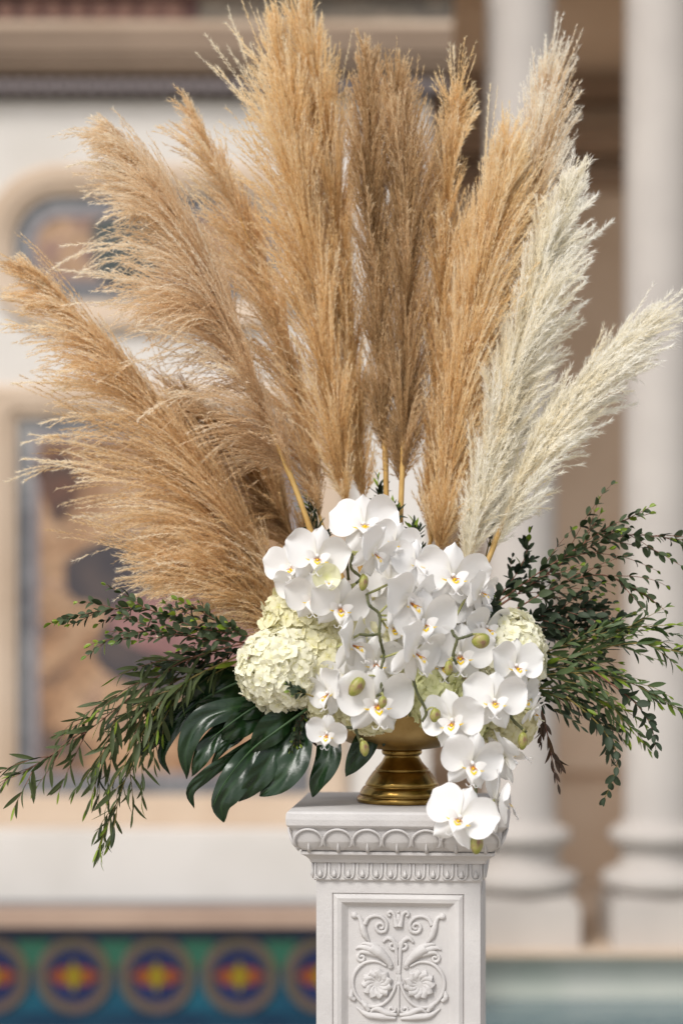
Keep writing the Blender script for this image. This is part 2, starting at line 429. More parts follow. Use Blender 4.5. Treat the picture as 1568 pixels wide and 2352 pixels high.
# framed panels
def panel(outer, inner, ro, ri, name):
    fm = MB()
    Lo = rrect(*outer, ro, FY); mid1 = rrect(outer[0]+14, outer[1]+14, outer[2]-14, outer[3]-14, max(ro-14, 2), FY)
    mid2 = rrect(inner[0]-22, inner[1]-22, inner[2]+22, inner[3]+22, ri+22, FY); Li = rrect(*inner, ri, FY)
    ring_mesh(fm, [off(Lo, -.001), off(Lo, -.025), off(mid1, -.04), off(mid2, -.036), off(mid2, -.026), off(Li, -.020), off(Li, -.001)])
    wpart('panel_frame', fm, M['trim'], False)
    bm = MB(); i2 = rrect(inner[0]+38, inner[1]+38, inner[2]-38, inner[3]-38, max(ri-38, 3), FY)
    ring_mesh(bm, [off(Li, -.006), off(i2, -.006)]); wpart('mosaic_border', bm, M['mosaic_edge'])
    i3 = rrect(inner[0]+52, inner[1]+52, inner[2]-52, inner[3]-52, max(ri-52, 2), FY)
    lm = MB(); ring_mesh(lm, [off(i2, -.010), off(i3, -.010)]); wpart('mosaic_line', lm, M['dent'])
    cm = MB(); cm.add(off(i3, -.006), [tuple(range(len(i3)))]); wpart('mosaic_field', cm, M['mosaic'])
panel((-40, 380, 725, 762), (33, 450, 652, 692), 182, 112, 'upper')
panel((-50, 885, 800, 1908), (40, 960, 716, 1825), 14, 6, 'lower')
# dark figures and mauve robes in the lower mosaic
for nm, pts, mt in (('mosaic_figure', [(150,1290),(250,1240),(430,1250),(520,1340),(500,1560),(380,1600),(220,1520),(250,1400),(160,1370)], surf('slate_mosaic', lin(58,56,62), lin(84,74,72), 8, .5)),
                    ('mosaic_robe', [(240,1420),(330,1370),(560,1380),(600,1500),(480,1530),(300,1480)], surf('mauve_mosaic', lin(128,92,90), lin(150,112,108), 8, .5)),
                    ('mosaic_figure', [(80,1080),(140,1030),(180,1120),(130,1200)], surf('umber_mosaic', lin(70,58,54), lin(110,74,58), 8, .5)),
                    ('mosaic_figure', [(210,510),(330,500),(360,640),(230,640)], surf('grey_green_mosaic', lin(52,62,62), lin(84,88,84), 8, .5))):
    mb = MB(); l = [P(x, y, FY) for x, y in pts]; l = [Vector(q) for q in spline(l + [l[0]], 40)[:-1]]
    dy = -.010 if nm == 'mosaic_figure' else -.014
    mb.add(off(l, dy), [tuple(range(len(l)))]); wpart(nm, mb, mt)

# tiled basin in front of the wall
BY = 3.0
basin = thing('tiled_basin', 'low blue and green tiled basin wall with round medallions under a pink coping', 'basin', (0, BY, 0))
def bpart(name, mb, mat, smooth=False, parent=None, at=None):
    o = link(name, mb.mesh(name, mat, smooth), parent or basin); o.location = (0, -BY, 0) if parent is None else (0, 0, 0); return o
mb = MB(); bx(mb, -900, 2131, 1010, 2400, BY, .245); bpart('basin_face', mb, M['teal'])
mb = MB(); bx(mb, -900, 2090, 1015, 2130, BY - .05, .09); bpart('coping', mb, surf('pink_coping_stone', lin(158,134,118), lin(174,150,132), 2, .8))
mb = MB(); a = P(-900, 2094, BY); b = P(1015, 2040, BY); mb.box((a.x, BY + .042, a.z - .04), (b.x, 3.248, a.z)); bpart('water_channel', mb, surf('dark_channel_tile', lin(70,72,82), lin(96,92,98), 4, .4))
mb = MB(); bx(mb, -900, 2132, 1010, 2158, BY - .006, .01); bpart('tile_border', mb, M['navy'])
mb = MB(); bx(mb, -900, 2325, 1010, 2399, BY - .006, .01); bpart('tile_border', mb, surf('dark_teal_glaze', lin(4,40,66), lin(8,56,78), 4, .3))
gm = MB(); a = .12
gm.add([(-a*.5, -.006, .1), (a*.5, -.006, .1), (0, -.006, -.01)], [(0, 2, 1)]); gme = gm.mesh('spandrel_tile', M['green'])
kk = S * (D0 + BY) / D0
def disc(r, y, n=28, sx=1): return ([(math.cos(2*math.pi*i/n)*r*sx, y, math.sin(2*math.pi*i/n)*r) for i in range(n)], [tuple(range(n))])
m1 = MB(); m1.lathe([(.0, .0), (64*kk, .004), (66*kk, .012), (86*kk, .012), (89*kk, .0)], n=36); me_ring = m1.mesh('ring', M['ring'], False)
m2 = MB(); m2.add(*disc(65*kk, -.010)); me_disc = m2.mesh('inner_disc', M['disc'])
m2 = MB(); m2.add(*disc(56*kk, -.013)); me_ink = m2.mesh('blue_disc', M['ink'])
m3 = MB()
for sg in (-1, 1):
    m3.add([(0, -.016, 22*kk), (sg*34*kk, -.016, 20*kk), (sg*60*kk, -.016, 0), (sg*34*kk, -.016, -20*kk), (0, -.016, -22*kk)], [(0, 1, 2, 3, 4)])
me_or = m3.mesh('petal_motif', M['orange'])
m4 = MB(); m4.add(*disc(19*kk, -.020, 20)); m4.add([(-12*kk, -.0205, -10*kk), (12*kk, -.0205, -10*kk), (0, -.0205, -40*kk), (0,-.0205,-40*kk)], [(0, 1, 2)])
m4.add([(-14*kk, -.0207, 10*kk), (14*kk, -.0207, 10*kk), (0, -.0207, 38*kk)], [(0, 1, 2)])
me_ye = m4.mesh('yellow_flower', M['yellow'])
for i in range(7):
    p = P(-397 + i*189.5, 2240, BY)
    md = link('medallion', me_ring, basin, Matrix.Translation((p.x, 0, p.z)) @ Matrix.Rotation(R(90), 4, 'X'))
    for nm, me in (('inner_disc', me_disc), ('blue_disc', me_ink), ('petal_motif', me_or), ('yellow_flower', me_ye)):
        link(nm, me, md, Matrix.Rotation(R(-90), 4, 'X'))
    q = P(-397 + (i+.5)*189.5, 2225, BY); link('spandrel_tile', gme, basin, Matrix.Translation((q.x, 0, q.z)))

# shaded recess with string courses
RY = 5.2
rec = thing('recess_wall', 'dark brown shaded wall with ledges and a navy tile, between and behind the columns', 'wall', (0, RY, 0))
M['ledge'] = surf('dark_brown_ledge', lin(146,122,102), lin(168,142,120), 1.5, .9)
def rpart(name, mb, mat):
    o = link(name, mb.mesh(name, mat), rec); o.location = (0, -RY, 0); return o
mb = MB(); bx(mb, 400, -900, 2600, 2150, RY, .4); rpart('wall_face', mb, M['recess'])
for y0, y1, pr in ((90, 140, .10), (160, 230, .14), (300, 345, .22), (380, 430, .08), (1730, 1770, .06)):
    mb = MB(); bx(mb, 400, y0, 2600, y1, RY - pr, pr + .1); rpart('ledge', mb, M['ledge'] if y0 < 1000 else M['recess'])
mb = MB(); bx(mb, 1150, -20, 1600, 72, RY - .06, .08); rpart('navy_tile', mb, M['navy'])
mb = MB(); a = P(985, -80, FY); mb.box((a.x, FY + .1, a.z), (6, RY, a.z + .3)); rpart('soffit', mb, M['recess'])
# columns
CY = 3.62
kc = S * (D0 + CY) / D0
def column(px, label):
    p = P(px, 2160, CY); t = thing('column', label, 'column', p, 'pale stone columns behind the arrangement')
    H = (2160 + 260) * kc
    def z(py): return (2160 - py) * kc
    r = 82 * kc
    sm = MB(); sm.lathe([(r*1.12, z(1893)), (r*1.05, z(1885)), (r*1.0, z(1870)), (r*1.0, z(1200)), (r*.965, z(300)), (r*.94, z(-260))], n=40); link('shaft', sm.mesh('shaft', M['column'], True), t)
    bm = MB(); pr = [(r*1.12, z(1893))]
    for (cy, rr, R0) in ((1917, 20, 1.16), (2018, 24, 1.32)):
        for i in range(9):
            a = R(90 - 180*i/8); pr.append((r*R0 + rr*kc*math.cos(a)*1.1, z(cy) + rr*kc*math.sin(a)))
        if cy < 2000: pr += [(r*1.13, z(1942)), (r*1.08, z(1962)), (r*1.14, z(1986)), (r*1.26, z(1992))]
    pr += [(r*1.2, z(2046))]
    bm.lathe(pr, n=40); link('base_moulding', bm.mesh('base_moulding', M['column'], True), t)
    pm = MB(); h = r*1.52; pm.box((-h, -h, 0), (h, h, z(2062))); pm.box((-h*.9, -h*.9, z(2062)), (h*.9, h*.9, z(2045))); link('plinth', pm.mesh('plinth', M['column']), t)
    cm = MB(); cm.lathe([(r*.94, z(-260)), (r*1.1, z(-270)), (r*1.0, z(-290)), (r*1.4, z(-360)), (r*1.45, z(-390))], n=32); link('capital', cm.mesh('capital', M['column'], True), t)
column(1194, 'pale smooth column standing just behind the cream plumes, its base beside the pedestal')
column(1514, 'pale smooth column at the right picture edge, behind the trailing foliage')
ter = thing('terrace_wall', 'low pale green terrace wall with a tan ledge carrying the columns above the pool', 'wall', (0, 3.4, 0))
def tpart(name, mb, mat): o = link(name, mb.mesh(name, mat), ter); o.location = (0, -3.4, 0); return o
x0 = P(1011, 0, BY).x
mb = MB(); z1 = P(0, 2160, CY).z; z0 = P(0, 2198, 3.32).z; mb.box((x0, 3.32, z0), (6, RY + .3, z1)); tpart('ledge', mb, M['trim'])
mb = MB(); mb.box((x0, 3.40, -.1), (6, RY, z0)); tpart('wall_face', mb, M['basin'])

# ================================================================== PEDESTAL
TOPZ = 1.0; PCX = .110
ped = thing('pedestal', 'white painted plaster pedestal with egg moulding and scrolled relief panel, carrying the flower bowl', 'pedestal', (PCX, 0, 0), rot=(0, 0, R(-5)))
ped.scale = (1.016, 1.016, 1)
def sq_profile(mb, prof, z_top=TOPZ):
    """square section mouldings: (half width, depth below the top)"""
    loops = []
    for h, dz in prof:
        c = min(.004, h*.05); z = z_top - dz
        loops.append([(-h+c,-h,z),(h-c,-h,z),(h,-h+c,z),(h,h-c,z),(h-c,h,z),(-h+c,h,z),(-h,h-c,z),(-h,-h+c,z)])
    n = 8; v = [p for l in loops for p in l]
    f = [(a*n+i, (a+1)*n+i, (a+1)*n+(i+1) % n, a*n+(i+1) % n) for a in range(len(loops)-1) for i in range(n)]
    f += [tuple(range(n)), tuple((len(loops)-1)*n + i for i in range(n-1, -1, -1))]
    mb.add(v, f)
mb = MB(); sq_profile(mb, [(.180, 0), (.1845, .0015), (.1865, .004), (.1875, .014), (.1865, .024), (.1835, .0275), (.1805, .030)])
link('cap', mb.mesh('cap', M['plaster']), ped)
mb = MB(); sq_profile(mb, [(.1800, .0302), (.1770, .034), (.1765, .042), (.1750, .052), (.1700, .062), (.1620, .069), (.1580, .0705)])
link('egg_band', mb.mesh('egg_band', M['plaster'], False), ped)
mb = MB(); sq_profile(mb, [(.1600, .0707), (.1640, .0715), (.1640, .0760), (.1615, .0775), (.1560, .0810), (.1510, .0860), (.1485, .0915), (.1470, .0920)])
link('fillet', mb.mesh('fillet', M['plaster']), ped)
mb = MB(); sq_profile(mb, [(.1440, .0922), (.1440, .1215), (.1425, .1235), (.1400, .1240)]); link('tongue_band', mb.mesh('tongue_band', M['plaster']), ped)
# eggs: domed shield with arched rim
em = MB()
W2 = .0245
for i in range(1):
    g1 = []
    nu, nv = 8, 9
    for a in range(nu + 1):
        row = []
        for b_ in range(nv + 1):
            th = math.pi * b_ / nv; rr = a / nu
            x = math.cos(th) * W2 * .92 * rr; zz = math.sin(th) * .0205 * rr
            row.append((x, -.0048 * math.sqrt(max(0, 1 - rr*rr)) , zz))
        g1.append(row)
    em.grid(g1)
    g1 = []
    for a in range(nu + 1):
        row = []
        for b_ in range(nv + 1):
            th = math.pi + math.pi * b_ / nv; rr = a / nu
            x = math.cos(th) * W2 * .92 * rr; zz = math.sin(th) * .021 * rr
            row.append((x, -.0048 * math.sqrt(max(0, 1 - rr*rr)) + .004*max(0, -math.sin(th)*rr), zz))
        g1.append(row)
    em.grid(g1)
rim = [(math.cos(th) * W2 * .99, -.0042 + .004*max(0, -math.sin(th)), math.sin(th) * .0225 + .001) for th in np.linspace(-.55, math.pi + .55, 18)]
em.tube(rim, [.0010] + [.0023]*16 + [.0010], 6)
em.tube([(0, -.004, -.002), (0, -.004, -.012), (0, .0, -.020)], [.0006, .0026, .0034], 5)
me_egg = em.mesh('egg', M['plaster'], True)
tm = MB(); tm.tube([(0, .001, .009), (0, .0005, 0), (0, .005, -.014)], [.0006, .0014, .0018], 5); me_dart = tm.mesh('dart', M['plaster'], True)
gm = MB()   # tongue: rounded tab with a raised rim and bead
tw, th_ = .0088, .0285
uo = [(-tw, -.0015, 0), (-tw, -.0015, -th_*.62)] + [(tw*math.cos(a), -.0015, -th_*.66 - th_*.30*math.sin(-a)*-1 if False else -th_*.66 + th_*.30*math.sin(a)) for a in np.linspace(math.pi, 2*math.pi, 8)] + [(tw, -.0015, -th_*.62), (tw, -.0015, 0)]
gm.tube(uo, .0019, 5)
gm.tube([(0, -.001, -th_*.38), (0, -.0025, -th_*.62), (0, -.0025, -th_*.84)], [.0008, .0032, .0042], 6)
me_tongue = gm.mesh('tongue', M['plaster'], True)
for side in range(4):
    rotm = Matrix.Rotation(R(90*side), 4, 'Z')
    for i in range(7):
        x = (i - 3) * .0497
        link('egg', me_egg, ped, rotm @ Matrix.Translation((x, -.1735, TOPZ - .0515)) @ Matrix.Rotation(R(19), 4, 'X'))
        if i < 6: link('dart', me_dart, ped, rotm @ Matrix.Translation((x + .0248, -.1735, TOPZ - .052)) @ Matrix.Rotation(R(19), 4, 'X'))
    for i in range(12):
        x = (i - 5.5) * .0240
        link('tongue', me_tongue, ped, rotm @ Matrix.Translation((x, -.1440, TOPZ - .0925)))
# shaft with stepped frame on every side
FZ0, FZ1 = .20, TOPZ - .148
IZ0, IZ1 = .222, TOPZ - .170
HW, FW, IW = .1395, .1095, .0855
sh = MB()
for side in range(4):
    m = Matrix.Rotation(R(90*side), 4, 'Z')
    def L4(hw, z0, z1, y): return [m @ Vector((-hw, y, z0)), m @ Vector((hw, y, z0)), m @ Vector((hw, y, z1)), m @ Vector((-hw, y, z1))]
    q = [L4(HW, .12, TOPZ - .124, -HW), L4(FW+.003, FZ0-.003, FZ1+.003, -HW), L4(FW+.0015, FZ0-.0015, FZ1+.0015, -HW+.003), L4(FW, FZ0, FZ1, -HW - .0005),
         L4(FW-.006, FZ0+.006, FZ1-.006, -HW - .0035), L4(FW-.013, FZ0+.013, FZ1-.013, -HW - .002), L4(IW+.003, IZ0-.003, IZ1+.003, -HW + .006), L4(IW, IZ0, IZ1, -HW + .0085)]
    for a_, b_ in zip(q, q[1:]):
        for i in range(4): sh.add([a_[i], a_[(i+1) % 4], b_[(i+1) % 4], b_[i]], [(0, 1, 2, 3)])
    sh.add(q[-1], [(0, 1, 2, 3)])
link('shaft', sh.mesh('shaft', M['plaster']), ped)
mb = MB(); sq_profile(mb, [(.150, TOPZ-.12), (.150, TOPZ-.10), (.165, TOPZ-.09), (.170, TOPZ-.06), (.185, TOPZ-.055), (.185, TOPZ)]); link('base', mb.mesh('base', M['plaster']), ped)
# relief (front panel); u,v measured in px of my close-up of the photo about its axis
KU = .000306; PY0 = -HW + .0085
def U(x, y, h=0): return Vector(((x - 727) * KU, PY0 - h, TOPZ - (y - 535) * KU))
def relief(name, strokes, mirror=True, dy=0):
    """strokes: list of (points, radii) with flattened tubes; built for the right half and mirrored"""
    for sg in ((1, -1) if mirror else (1,)):
        mb = MB()
        for pts, rad in strokes:
            if len(pts) == 1:
                x, y = pts[0]; c = U(727 + sg*(x-727), y + dy); r = rad if not hasattr(rad, '__len__') else rad
                rr = (r*KU,)*3 if not hasattr(r, '__len__') else (r[0]*KU, r[1]*KU, r[2]*KU)
                mb.ball(c, rr, 0, 12, 8)
            else:
                pp = spline([U(727 + sg*(x-727), y + dy, .0012) for x, y in pts], max(10, 5*len(pts)))
                rr = np.interp(np.linspace(0, 1, len(pp)), np.linspace(0, 1, len(rad)), rad) * KU * 1.2
                mb.tube(pp, list(rr), 7)
        link(name, mb.mesh(name, M['plaster'], True), ped)
def spiral(cx, cy, r0, r1, a0, turns, n=18):
    return [(cx + (r0+(r1-r0)*i/n)*math.cos(R(a0+360*turns*i/n)), cy + (r0+(r1-r0)*i/n)*math.sin(R(a0+360*turns*i/n))) for i in range(n+1)]
for dy in (0, ):
    relief('corner_tendril', [([(888,1290),(915,1245),(930,1190),(945,1150),(970,1140)], [5,16,17,11,9]), ([(972,1140)], 20)])
    relief('scroll', [([(915,1190),(895,1155),(860,1140),(820,1148),(793,1180)] + spiral(825,1202,34,8,150,-1.25,14), [12,10,9,9,9,10,9,8,7])])
    relief('crown', [([(735,1200),(745,1160),(752,1130),(770,1115),(785,1130),(772,1142)], [16,12,9,9,8,8])])
    relief('crown_boss', [([(727,1205)], (24,10,10)), ([(727,1160)], (16,12,34)), ([(727,1118)], 9)], False)
    relief('heart_scroll', [([(733,1470),(736,1400),(738,1340),(752,1285),(785,1265),(812,1290)] , [6,7,9,11,12,6]), (spiral(757,1308,26,7,230,-1.2,12), [9,9,8,7])])
    relief('acanthus_leaf', [([(765,1425),(790,1390),(830,1350),(880,1320)], [12,20,28,26]), ([(800,1370),(850,1320),(905,1298),(930,1300)], [10,17,14,4]), ([(820,1365),(880,1330),(940,1318),(965,1330)], [10,18,15,4]),
                              ([(820,1370),(880,1350),(930,1345),(955,1365)], [10,16,14,4]), (spiral(932,1378,24,7,-60,1.1,12), [9,9,8,7]), ([(770,1425)], 18)])
    ray = []
    for k in range(11):
        a0 = R(k*360/11)
        ray.append(([(845+14*math.cos(a0), 1525+14*math.sin(a0)), (845+48*math.cos(a0+.3), 1525+48*math.sin(a0+.3)), (845+76*math.cos(a0+.75), 1525+76*math.sin(a0+.75))], [9,19,20]))
    relief('rosette', [([(845,1525)], (78,16,78))] + ray + [([(835,1522)], 14)])
    relief('rosette_ring', [([(790,1425),(850,1398),(920,1410),(970,1465),(982,1535),(955,1605),(900,1650),(835,1650),(780,1610),(745,1540),(733,1470)], [7,8,9,9,9,9,9,9,9,8,6])])
    relief('ring_bud', [([(985,1560),(990,1600),(968,1620)], [6,14,10]), ([(935,1620),(905,1655),(890,1680)], [6,15,10])])
    relief('stem_rib', [([(727,1420),(727,1700)], [6,7])], False)
    relief('boss', [([(728,1522)], (30,14,18))], False)
    relief('lower_leaf', [([(735,1700),(790,1690),(850,1665),(890,1690)], [8,16,15,4]), ([(740,1720),(820,1710),(900,1700),(960,1660)], [8,18,16,4]), (spiral(765,1668,22,6,200,-1.1,10), [8,8,7,6])])
    relief('lower_scroll', [([(733,1760),(780,1800),(860,1800),(920,1850),(900,1930),(820,1930),(800,1860)], [7,9,10,10,9,8,6])])

# ================================================================== BRASS COMPOTE
CX = .108
kp = .4125 * S
def Z4(y): return CAMZ - ((1646 + y*.4125) - 1357) * S
vase = thing('compote_vase', 'footed brass compote bowl standing on the pedestal, holding the flowers', 'vase', (CX, 0, TOPZ))
zb = Z4(497) ; k_off = TOPZ + .0008 - zb
def prof(l): return [(hw*kp, Z4(y) + k_off - TOPZ) for hw, y in l]
mb = MB(); mb.lathe(prof([(1, 497), (246, 497), (250, 490), (249, 474), (244, 466), (232, 464), (230, 459), (236, 455), (230, 440), (222, 425), (213, 413), (207, 411), (201, 409), (202, 404), (205, 401), (196, 385), (184, 365), (167, 342), (157, 328), (152, 325), (146, 323), (146, 319), (149, 317), (146, 313),
                          (128, 294), (112, 274), (102, 256), (96, 244), (96, 240), (108, 234), (112, 224), (112, 212), (106, 206), (60, 206)]), n=72)
link('foot', mb.mesh('foot', M['brass'], True), vase)
mb = MB(); mb.lathe(prof([(58, 207), (118, 205), (160, 201), (215, 192), (270, 178), (320, 158), (362, 132), (392, 98), (410, 60), (420, 25), (424, 10), (428, 6), (424, 2), (418, 10), (400, 60), (340, 130), (200, 180), (1, 190)]), n=72)
link('bowl', mb.mesh('bowl', M['brass_bowl'], True), vase)

# ================================================================== PAMPAS PLUMES
UP = np.array((0, 0, 1.0))
def nrm(a): return a / np.maximum(np.linalg.norm(a, axis=-1, keepdims=True), 1e-9)
def branch_paths(rng, sp, t, Lf, af, mu, kap, pull, K=10, wob=.05, clump=0, reach=1.0):
    n = len(t); m = len(sp)
    if clump:                                    # side shoots grow in tufts
        nc = max(1, n // clump); cid = rng.integers(0, nc, n); tc = t[:nc].copy(); t = np.clip(tc[cid] + rng.normal(size=n)*.014, 0, 1)
        vm = rng.uniform(-math.pi, math.pi, nc)[cid] + rng.normal(size=n)*.22
        lm = rng.uniform(.62, 1.12, nc)[cid] * rng.uniform(.6, 1.05, n)
        cm = nrm(rng.normal(size=(nc, 3)))[cid]*.9 + rng.normal(size=(n, 3))*.35; pm_ = rng.uniform(.3, 1.6, nc)[cid] * rng.uniform(.8, 1.2, n)
        branch_paths.tone = rng.normal(size=nc)[cid]; branch_paths.t = t; lm = lm * np.where(rng.random(nc) < .07, 1.55, 1.0)[cid]
    idx = t * (m - 1); i0 = np.clip(idx.astype(int), 0, m - 2); fr = (idx - i0)[:, None]
    base = sp[i0] * (1-fr) + sp[i0+1] * fr
    T = nrm(sp[np.minimum(i0+2, m-1)] - sp[np.maximum(i0-1, 0)])
    N1 = nrm(np.cross(T, np.array((0, 1.0, 0)))); N2 = np.cross(T, N1)
    ph = vm if clump else rng.vonmises(mu, kap, n) if kap > 0 else rng.uniform(-math.pi, math.pi, n)
    rad = np.cos(ph)[:, None]*N1 + np.sin(ph)[:, None]*N2*.75
    L = np.interp(t, [q[0] for q in Lf], [q[1] for q in Lf]) * (lm if clump else rng.uniform(.55, 1.12, n))
    if len(af[0]) == 3:                          # reach of the head on its two sides
        tk = [q[0] for q in af]; hw = np.interp(t, tk, [q[2] for q in af]) + (np.interp(t, tk, [q[1] for q in af]) - np.interp(t, tk, [q[2] for q in af])) * (np.cos(ph) + 1)/2
        sp_ = (rng.beta(2.2, 1.3, nc)*1.1)[cid] * rng.uniform(.8, 1.15, n) if clump else rng.uniform(.9, 1.15, n)
        a = np.arcsin(np.clip(hw*S*sp_*reach/L, 0, .97))
    else: a = np.interp(t, [q[0] for q in af], [q[1] for q in af]) * rng.uniform(.55, 1.25, n)
    d = T*np.cos(a)[:, None] + rad*np.sin(a)[:, None]
    pts = [base]; drs = [d]; p = base
    cv = cm * .10 if clump else nrm(rng.normal(size=(n, 3))) * wob
    pl = np.array(pull) * (pm_ if clump else rng.uniform(.3, 1.5, n))[:, None]
    for i in range(K):
        d = nrm(d + pl * ((i + .5) / K) / K * 2 + cv / K * 2 + rng.normal(size=(n, 3)) * .02)
        p = p + d * (L / K)[:, None]; pts.append(p); drs.append(d)
    return np.stack(pts, 1), np.stack(drs, 1), L

def feather(rng, pts, drs, L, step=.0013, bl=.0105, bw=.00044, tone0=None, spread=.72, tipgain=.35):
    n, K1, _ = pts.shape; K = K1 - 1
    V = []; F = []; TN = []; nb = 0
    # axis ribbons
    side = nrm(np.cross(drs, nrm(rng.normal(size=(n, 1, 3)))))
    wd = np.linspace(.00032, .0001, K1)[None, :, None]
    a = pts - side*wd; b = pts + side*wd
    V.append(np.stack([a, b], 2).reshape(-1, 3))
    bi = (np.arange(n)*K1*2)[:, None] + (np.arange(K)*2)[None, :]
    q1 = np.stack([bi, bi+1, bi+3], -1).reshape(-1, 3); q2 = np.stack([bi, bi+3, bi+2], -1).reshape(-1, 3)
    F += [q1, q2]; TN.append(np.repeat(tone0, K1*2) - .1); nb = n*K1*2
    # spikelets
    cnt = np.maximum((L / step).astype(int), 3)
    br = np.repeat(np.arange(n), cnt); m = len(br)
    s = .10 + .90 * rng.random(m) ** .85
    x = s * K; i0 = np.minimum(x.astype(int), K - 1); fr = (x - i0)[:, None]
    p = pts[br, i0]*(1-fr) + pts[br, i0+1]*fr; d = nrm(drs[br, i0]*(1-fr) + drs[br, i0+1]*fr)
    rv = rng.normal(size=(m, 3)); rv = nrm(rv - d*(rv*d).sum(1, keepdims=True))
    dv = nrm(d + rv * (spread * rng.uniform(.3, 1.3, m))[:, None] + np.array((0, 0, -.06)))
    ln = bl * rng.uniform(.5, 1.25, m) * (1 - .2*s)
    sd = nrm(np.cross(dv, nrm(rng.normal(size=(m, 3)))))
    wdt = (bw * rng.uniform(.6, 1.4, m))[:, None]
    v = np.stack([p - sd*wdt, p + sd*wdt, p + dv*ln[:, None]], 1).reshape(-1, 3)
    i = nb + np.arange(m)*3
    F.append(np.stack([i, i+1, i+2], 1))
    V.append(v)
    tb = np.clip(tone0[br] + tipgain*(s - .5) + rng.normal(size=m)*.10, 0, 1)
    TN.append(np.stack([tb-.03, tb-.03, tb+.06], 1).ravel())
    return np.vstack(V), np.vstack(F), np.clip(np.concatenate(TN), 0, 1)

PG = 'pampas plumes fanned behind the orchids'
def plume(label, spine, mat, Lf, af, n=420, mu=0.0, kap=1.0, pull=(0, 0, -.3), seed=1, stem=None, y0=.05, tassels=8, tl=1.15, tmul=1.0, step=.0013, bl=.0105, bw=.00044, tone=.5, tipgain=.35, trange=(0, 1), tg=.22, spread=.72, tmu=None, reach=1.42, clump=7):
    rng = np.random.default_rng(seed)
    pts3 = PP(spine, y0)
    sp = spline(pts3, 60); Lf = [(a, b*1.08) for a, b in Lf]
    base = P(918, 1700, .02)
    root = thing('pampas_plume', label, 'dried grass', base, PG)
    off_ = np.array(base)
    t = trange[0] + (trange[1]-trange[0]) * rng.random(n) ** 1.12
    pth, dr, L = branch_paths(rng, sp, t, Lf, af, mu, kap, pull, clump=clump, reach=reach)
    tn = np.clip(tone + tg*np.maximum(0, branch_paths.t - .4) + branch_paths.tone*.13 + rng.normal(size=n)*.08, 0, 1)
    v, f, tt = feather(rng, pth, dr, L, step, bl, bw, tn, spread, tipgain)
    o = link('feathery_head', np_mesh('feathery_head', v - off_, f, [M[mat]], False, tt), root); o['kind'] = 'stuff'
    for k in range(tassels):
        tk = np.array([trange[0] + (k + rng.random()) / tassels * .93 * (trange[1]-trange[0])])
        pth, dr, L = branch_paths(rng, sp, tk, [(a, b*tl) for a, b in Lf], af, mu if tmu is None else tmu, max(kap*2, 1.5), np.array(pull)*1.3, reach=reach)
        # a tassel is one branch with a few side sprigs
        sub = spline(pth[0], 30)
        p2, d2, L2 = branch_paths(rng, sub, rng.random(9)*.8, [(0, L[0]*.30), (1, L[0]*.14)], [(0, .35), (1, .25)], 0, 0, np.array(pull)*.5, 6)
        a1 = feather(rng, pth, dr, L, step*.5, bl*1.15, bw*1.3, np.array([min(1, tone+.36)]), spread, .25)
        a2 = feather(rng, p2, d2, L2, step*.7, bl*1.05, bw*1.3, np.full(9, min(1, tone+.34)), spread, .25)
        link('tassel', np_mesh('tassel', np.vstack([a1[0], a2[0]]) - off_, np.vstack([a1[1], a2[1] + len(a1[0])]), [M[mat]], False, np.r_[a1[2], a2[2]]), root)
    mb = MB()
    st = PP(stem, y0) if stem else [base + Vector((random.uniform(-.02, .02), 0, .02)), pts3[0]]
    sp2 = spline(st + [Vector(q) for q in pts3[1:]], 40) - off_
    rr = np.r_[np.full(12, .0049), np.linspace(.0030, .0006, 28)]; rr[[4, 9]] *= 1.15
    mb.tube(sp2, list(rr), 8)
    link('stem', mb.mesh('stem', M['cane'], True), root)
    return root

plume('long golden tan plume sweeping furthest out to the lower left over the eucalyptus', [(655,1420,.05),(590,1290,.04),(470,1110,.03),(335,920,.03),(225,785,.03),(135,685,.04),(75,625,.05)], 'p_tan',
      [(0,.24),(.15,.30),(.4,.28),(.6,.20),(.85,.13),(1,.05)], [(0,190,45),(.15,285,40),(.35,265,35),(.5,190,32),(.7,115,30),(.88,65,25),(1,18,15)], n=1950, pull=(-.34,.0,-.36), clump=14, seed=11, reach=1.12, tassels=20, tone=.48)
plume('short rusty tan plume curling low beside the cream hydrangeas', [(665,1470,.03),(610,1410,.02),(555,1360,.0),(490,1330,.0)], 'p_tan',
      [(0,.14),(.4,.19),(.8,.20),(1,.10)], [(0,120,50),(.5,130,60),(1,60,30)], n=845, pull=(-.35,-.1,-.35), clump=14, seed=12, reach=1.10, tassels=8, tone=.42)
plume('rosy beige plume leaning left with long drooping tassels and a bare cane stem', [(668,1095,.0),(610,960,.0),(545,800,.0),(475,640,.01),(405,505,.02),(340,405,.03),(270,320,.04)], 'p_mauve',
      [(0,.15),(.12,.20),(.3,.26),(.6,.24),(.85,.14),(1,.06)], [(0,100,40),(.12,170,45),(.35,235,38),(.55,205,34),(.75,120,30),(.9,65,24),(1,18,14)], n=1950, pull=(-.22,-.05,-.75), clump=14, seed=13, reach=1.20, stem=[(745,1330,.0),(712,1215,0),(668,1095,0)], tassels=20, tone=.52)
plume('slender golden plume rising between the rosy beige plume and the tallest golden pair', [(735,1190,.06),(695,970,.06),(645,780,.06),(578,570,.07),(515,420,.07),(447,275,.08)], 'p_tan',
      [(0,.10),(.2,.17),(.6,.17),(.85,.12),(1,.06)], [(0,40,20),(.15,90,26),(.45,115,28),(.7,75,24),(.9,40,18),(1,14,12)], n=1235, pull=(-.16,0,-.28), seed=14, reach=1.30, tassels=10, tone=.48)
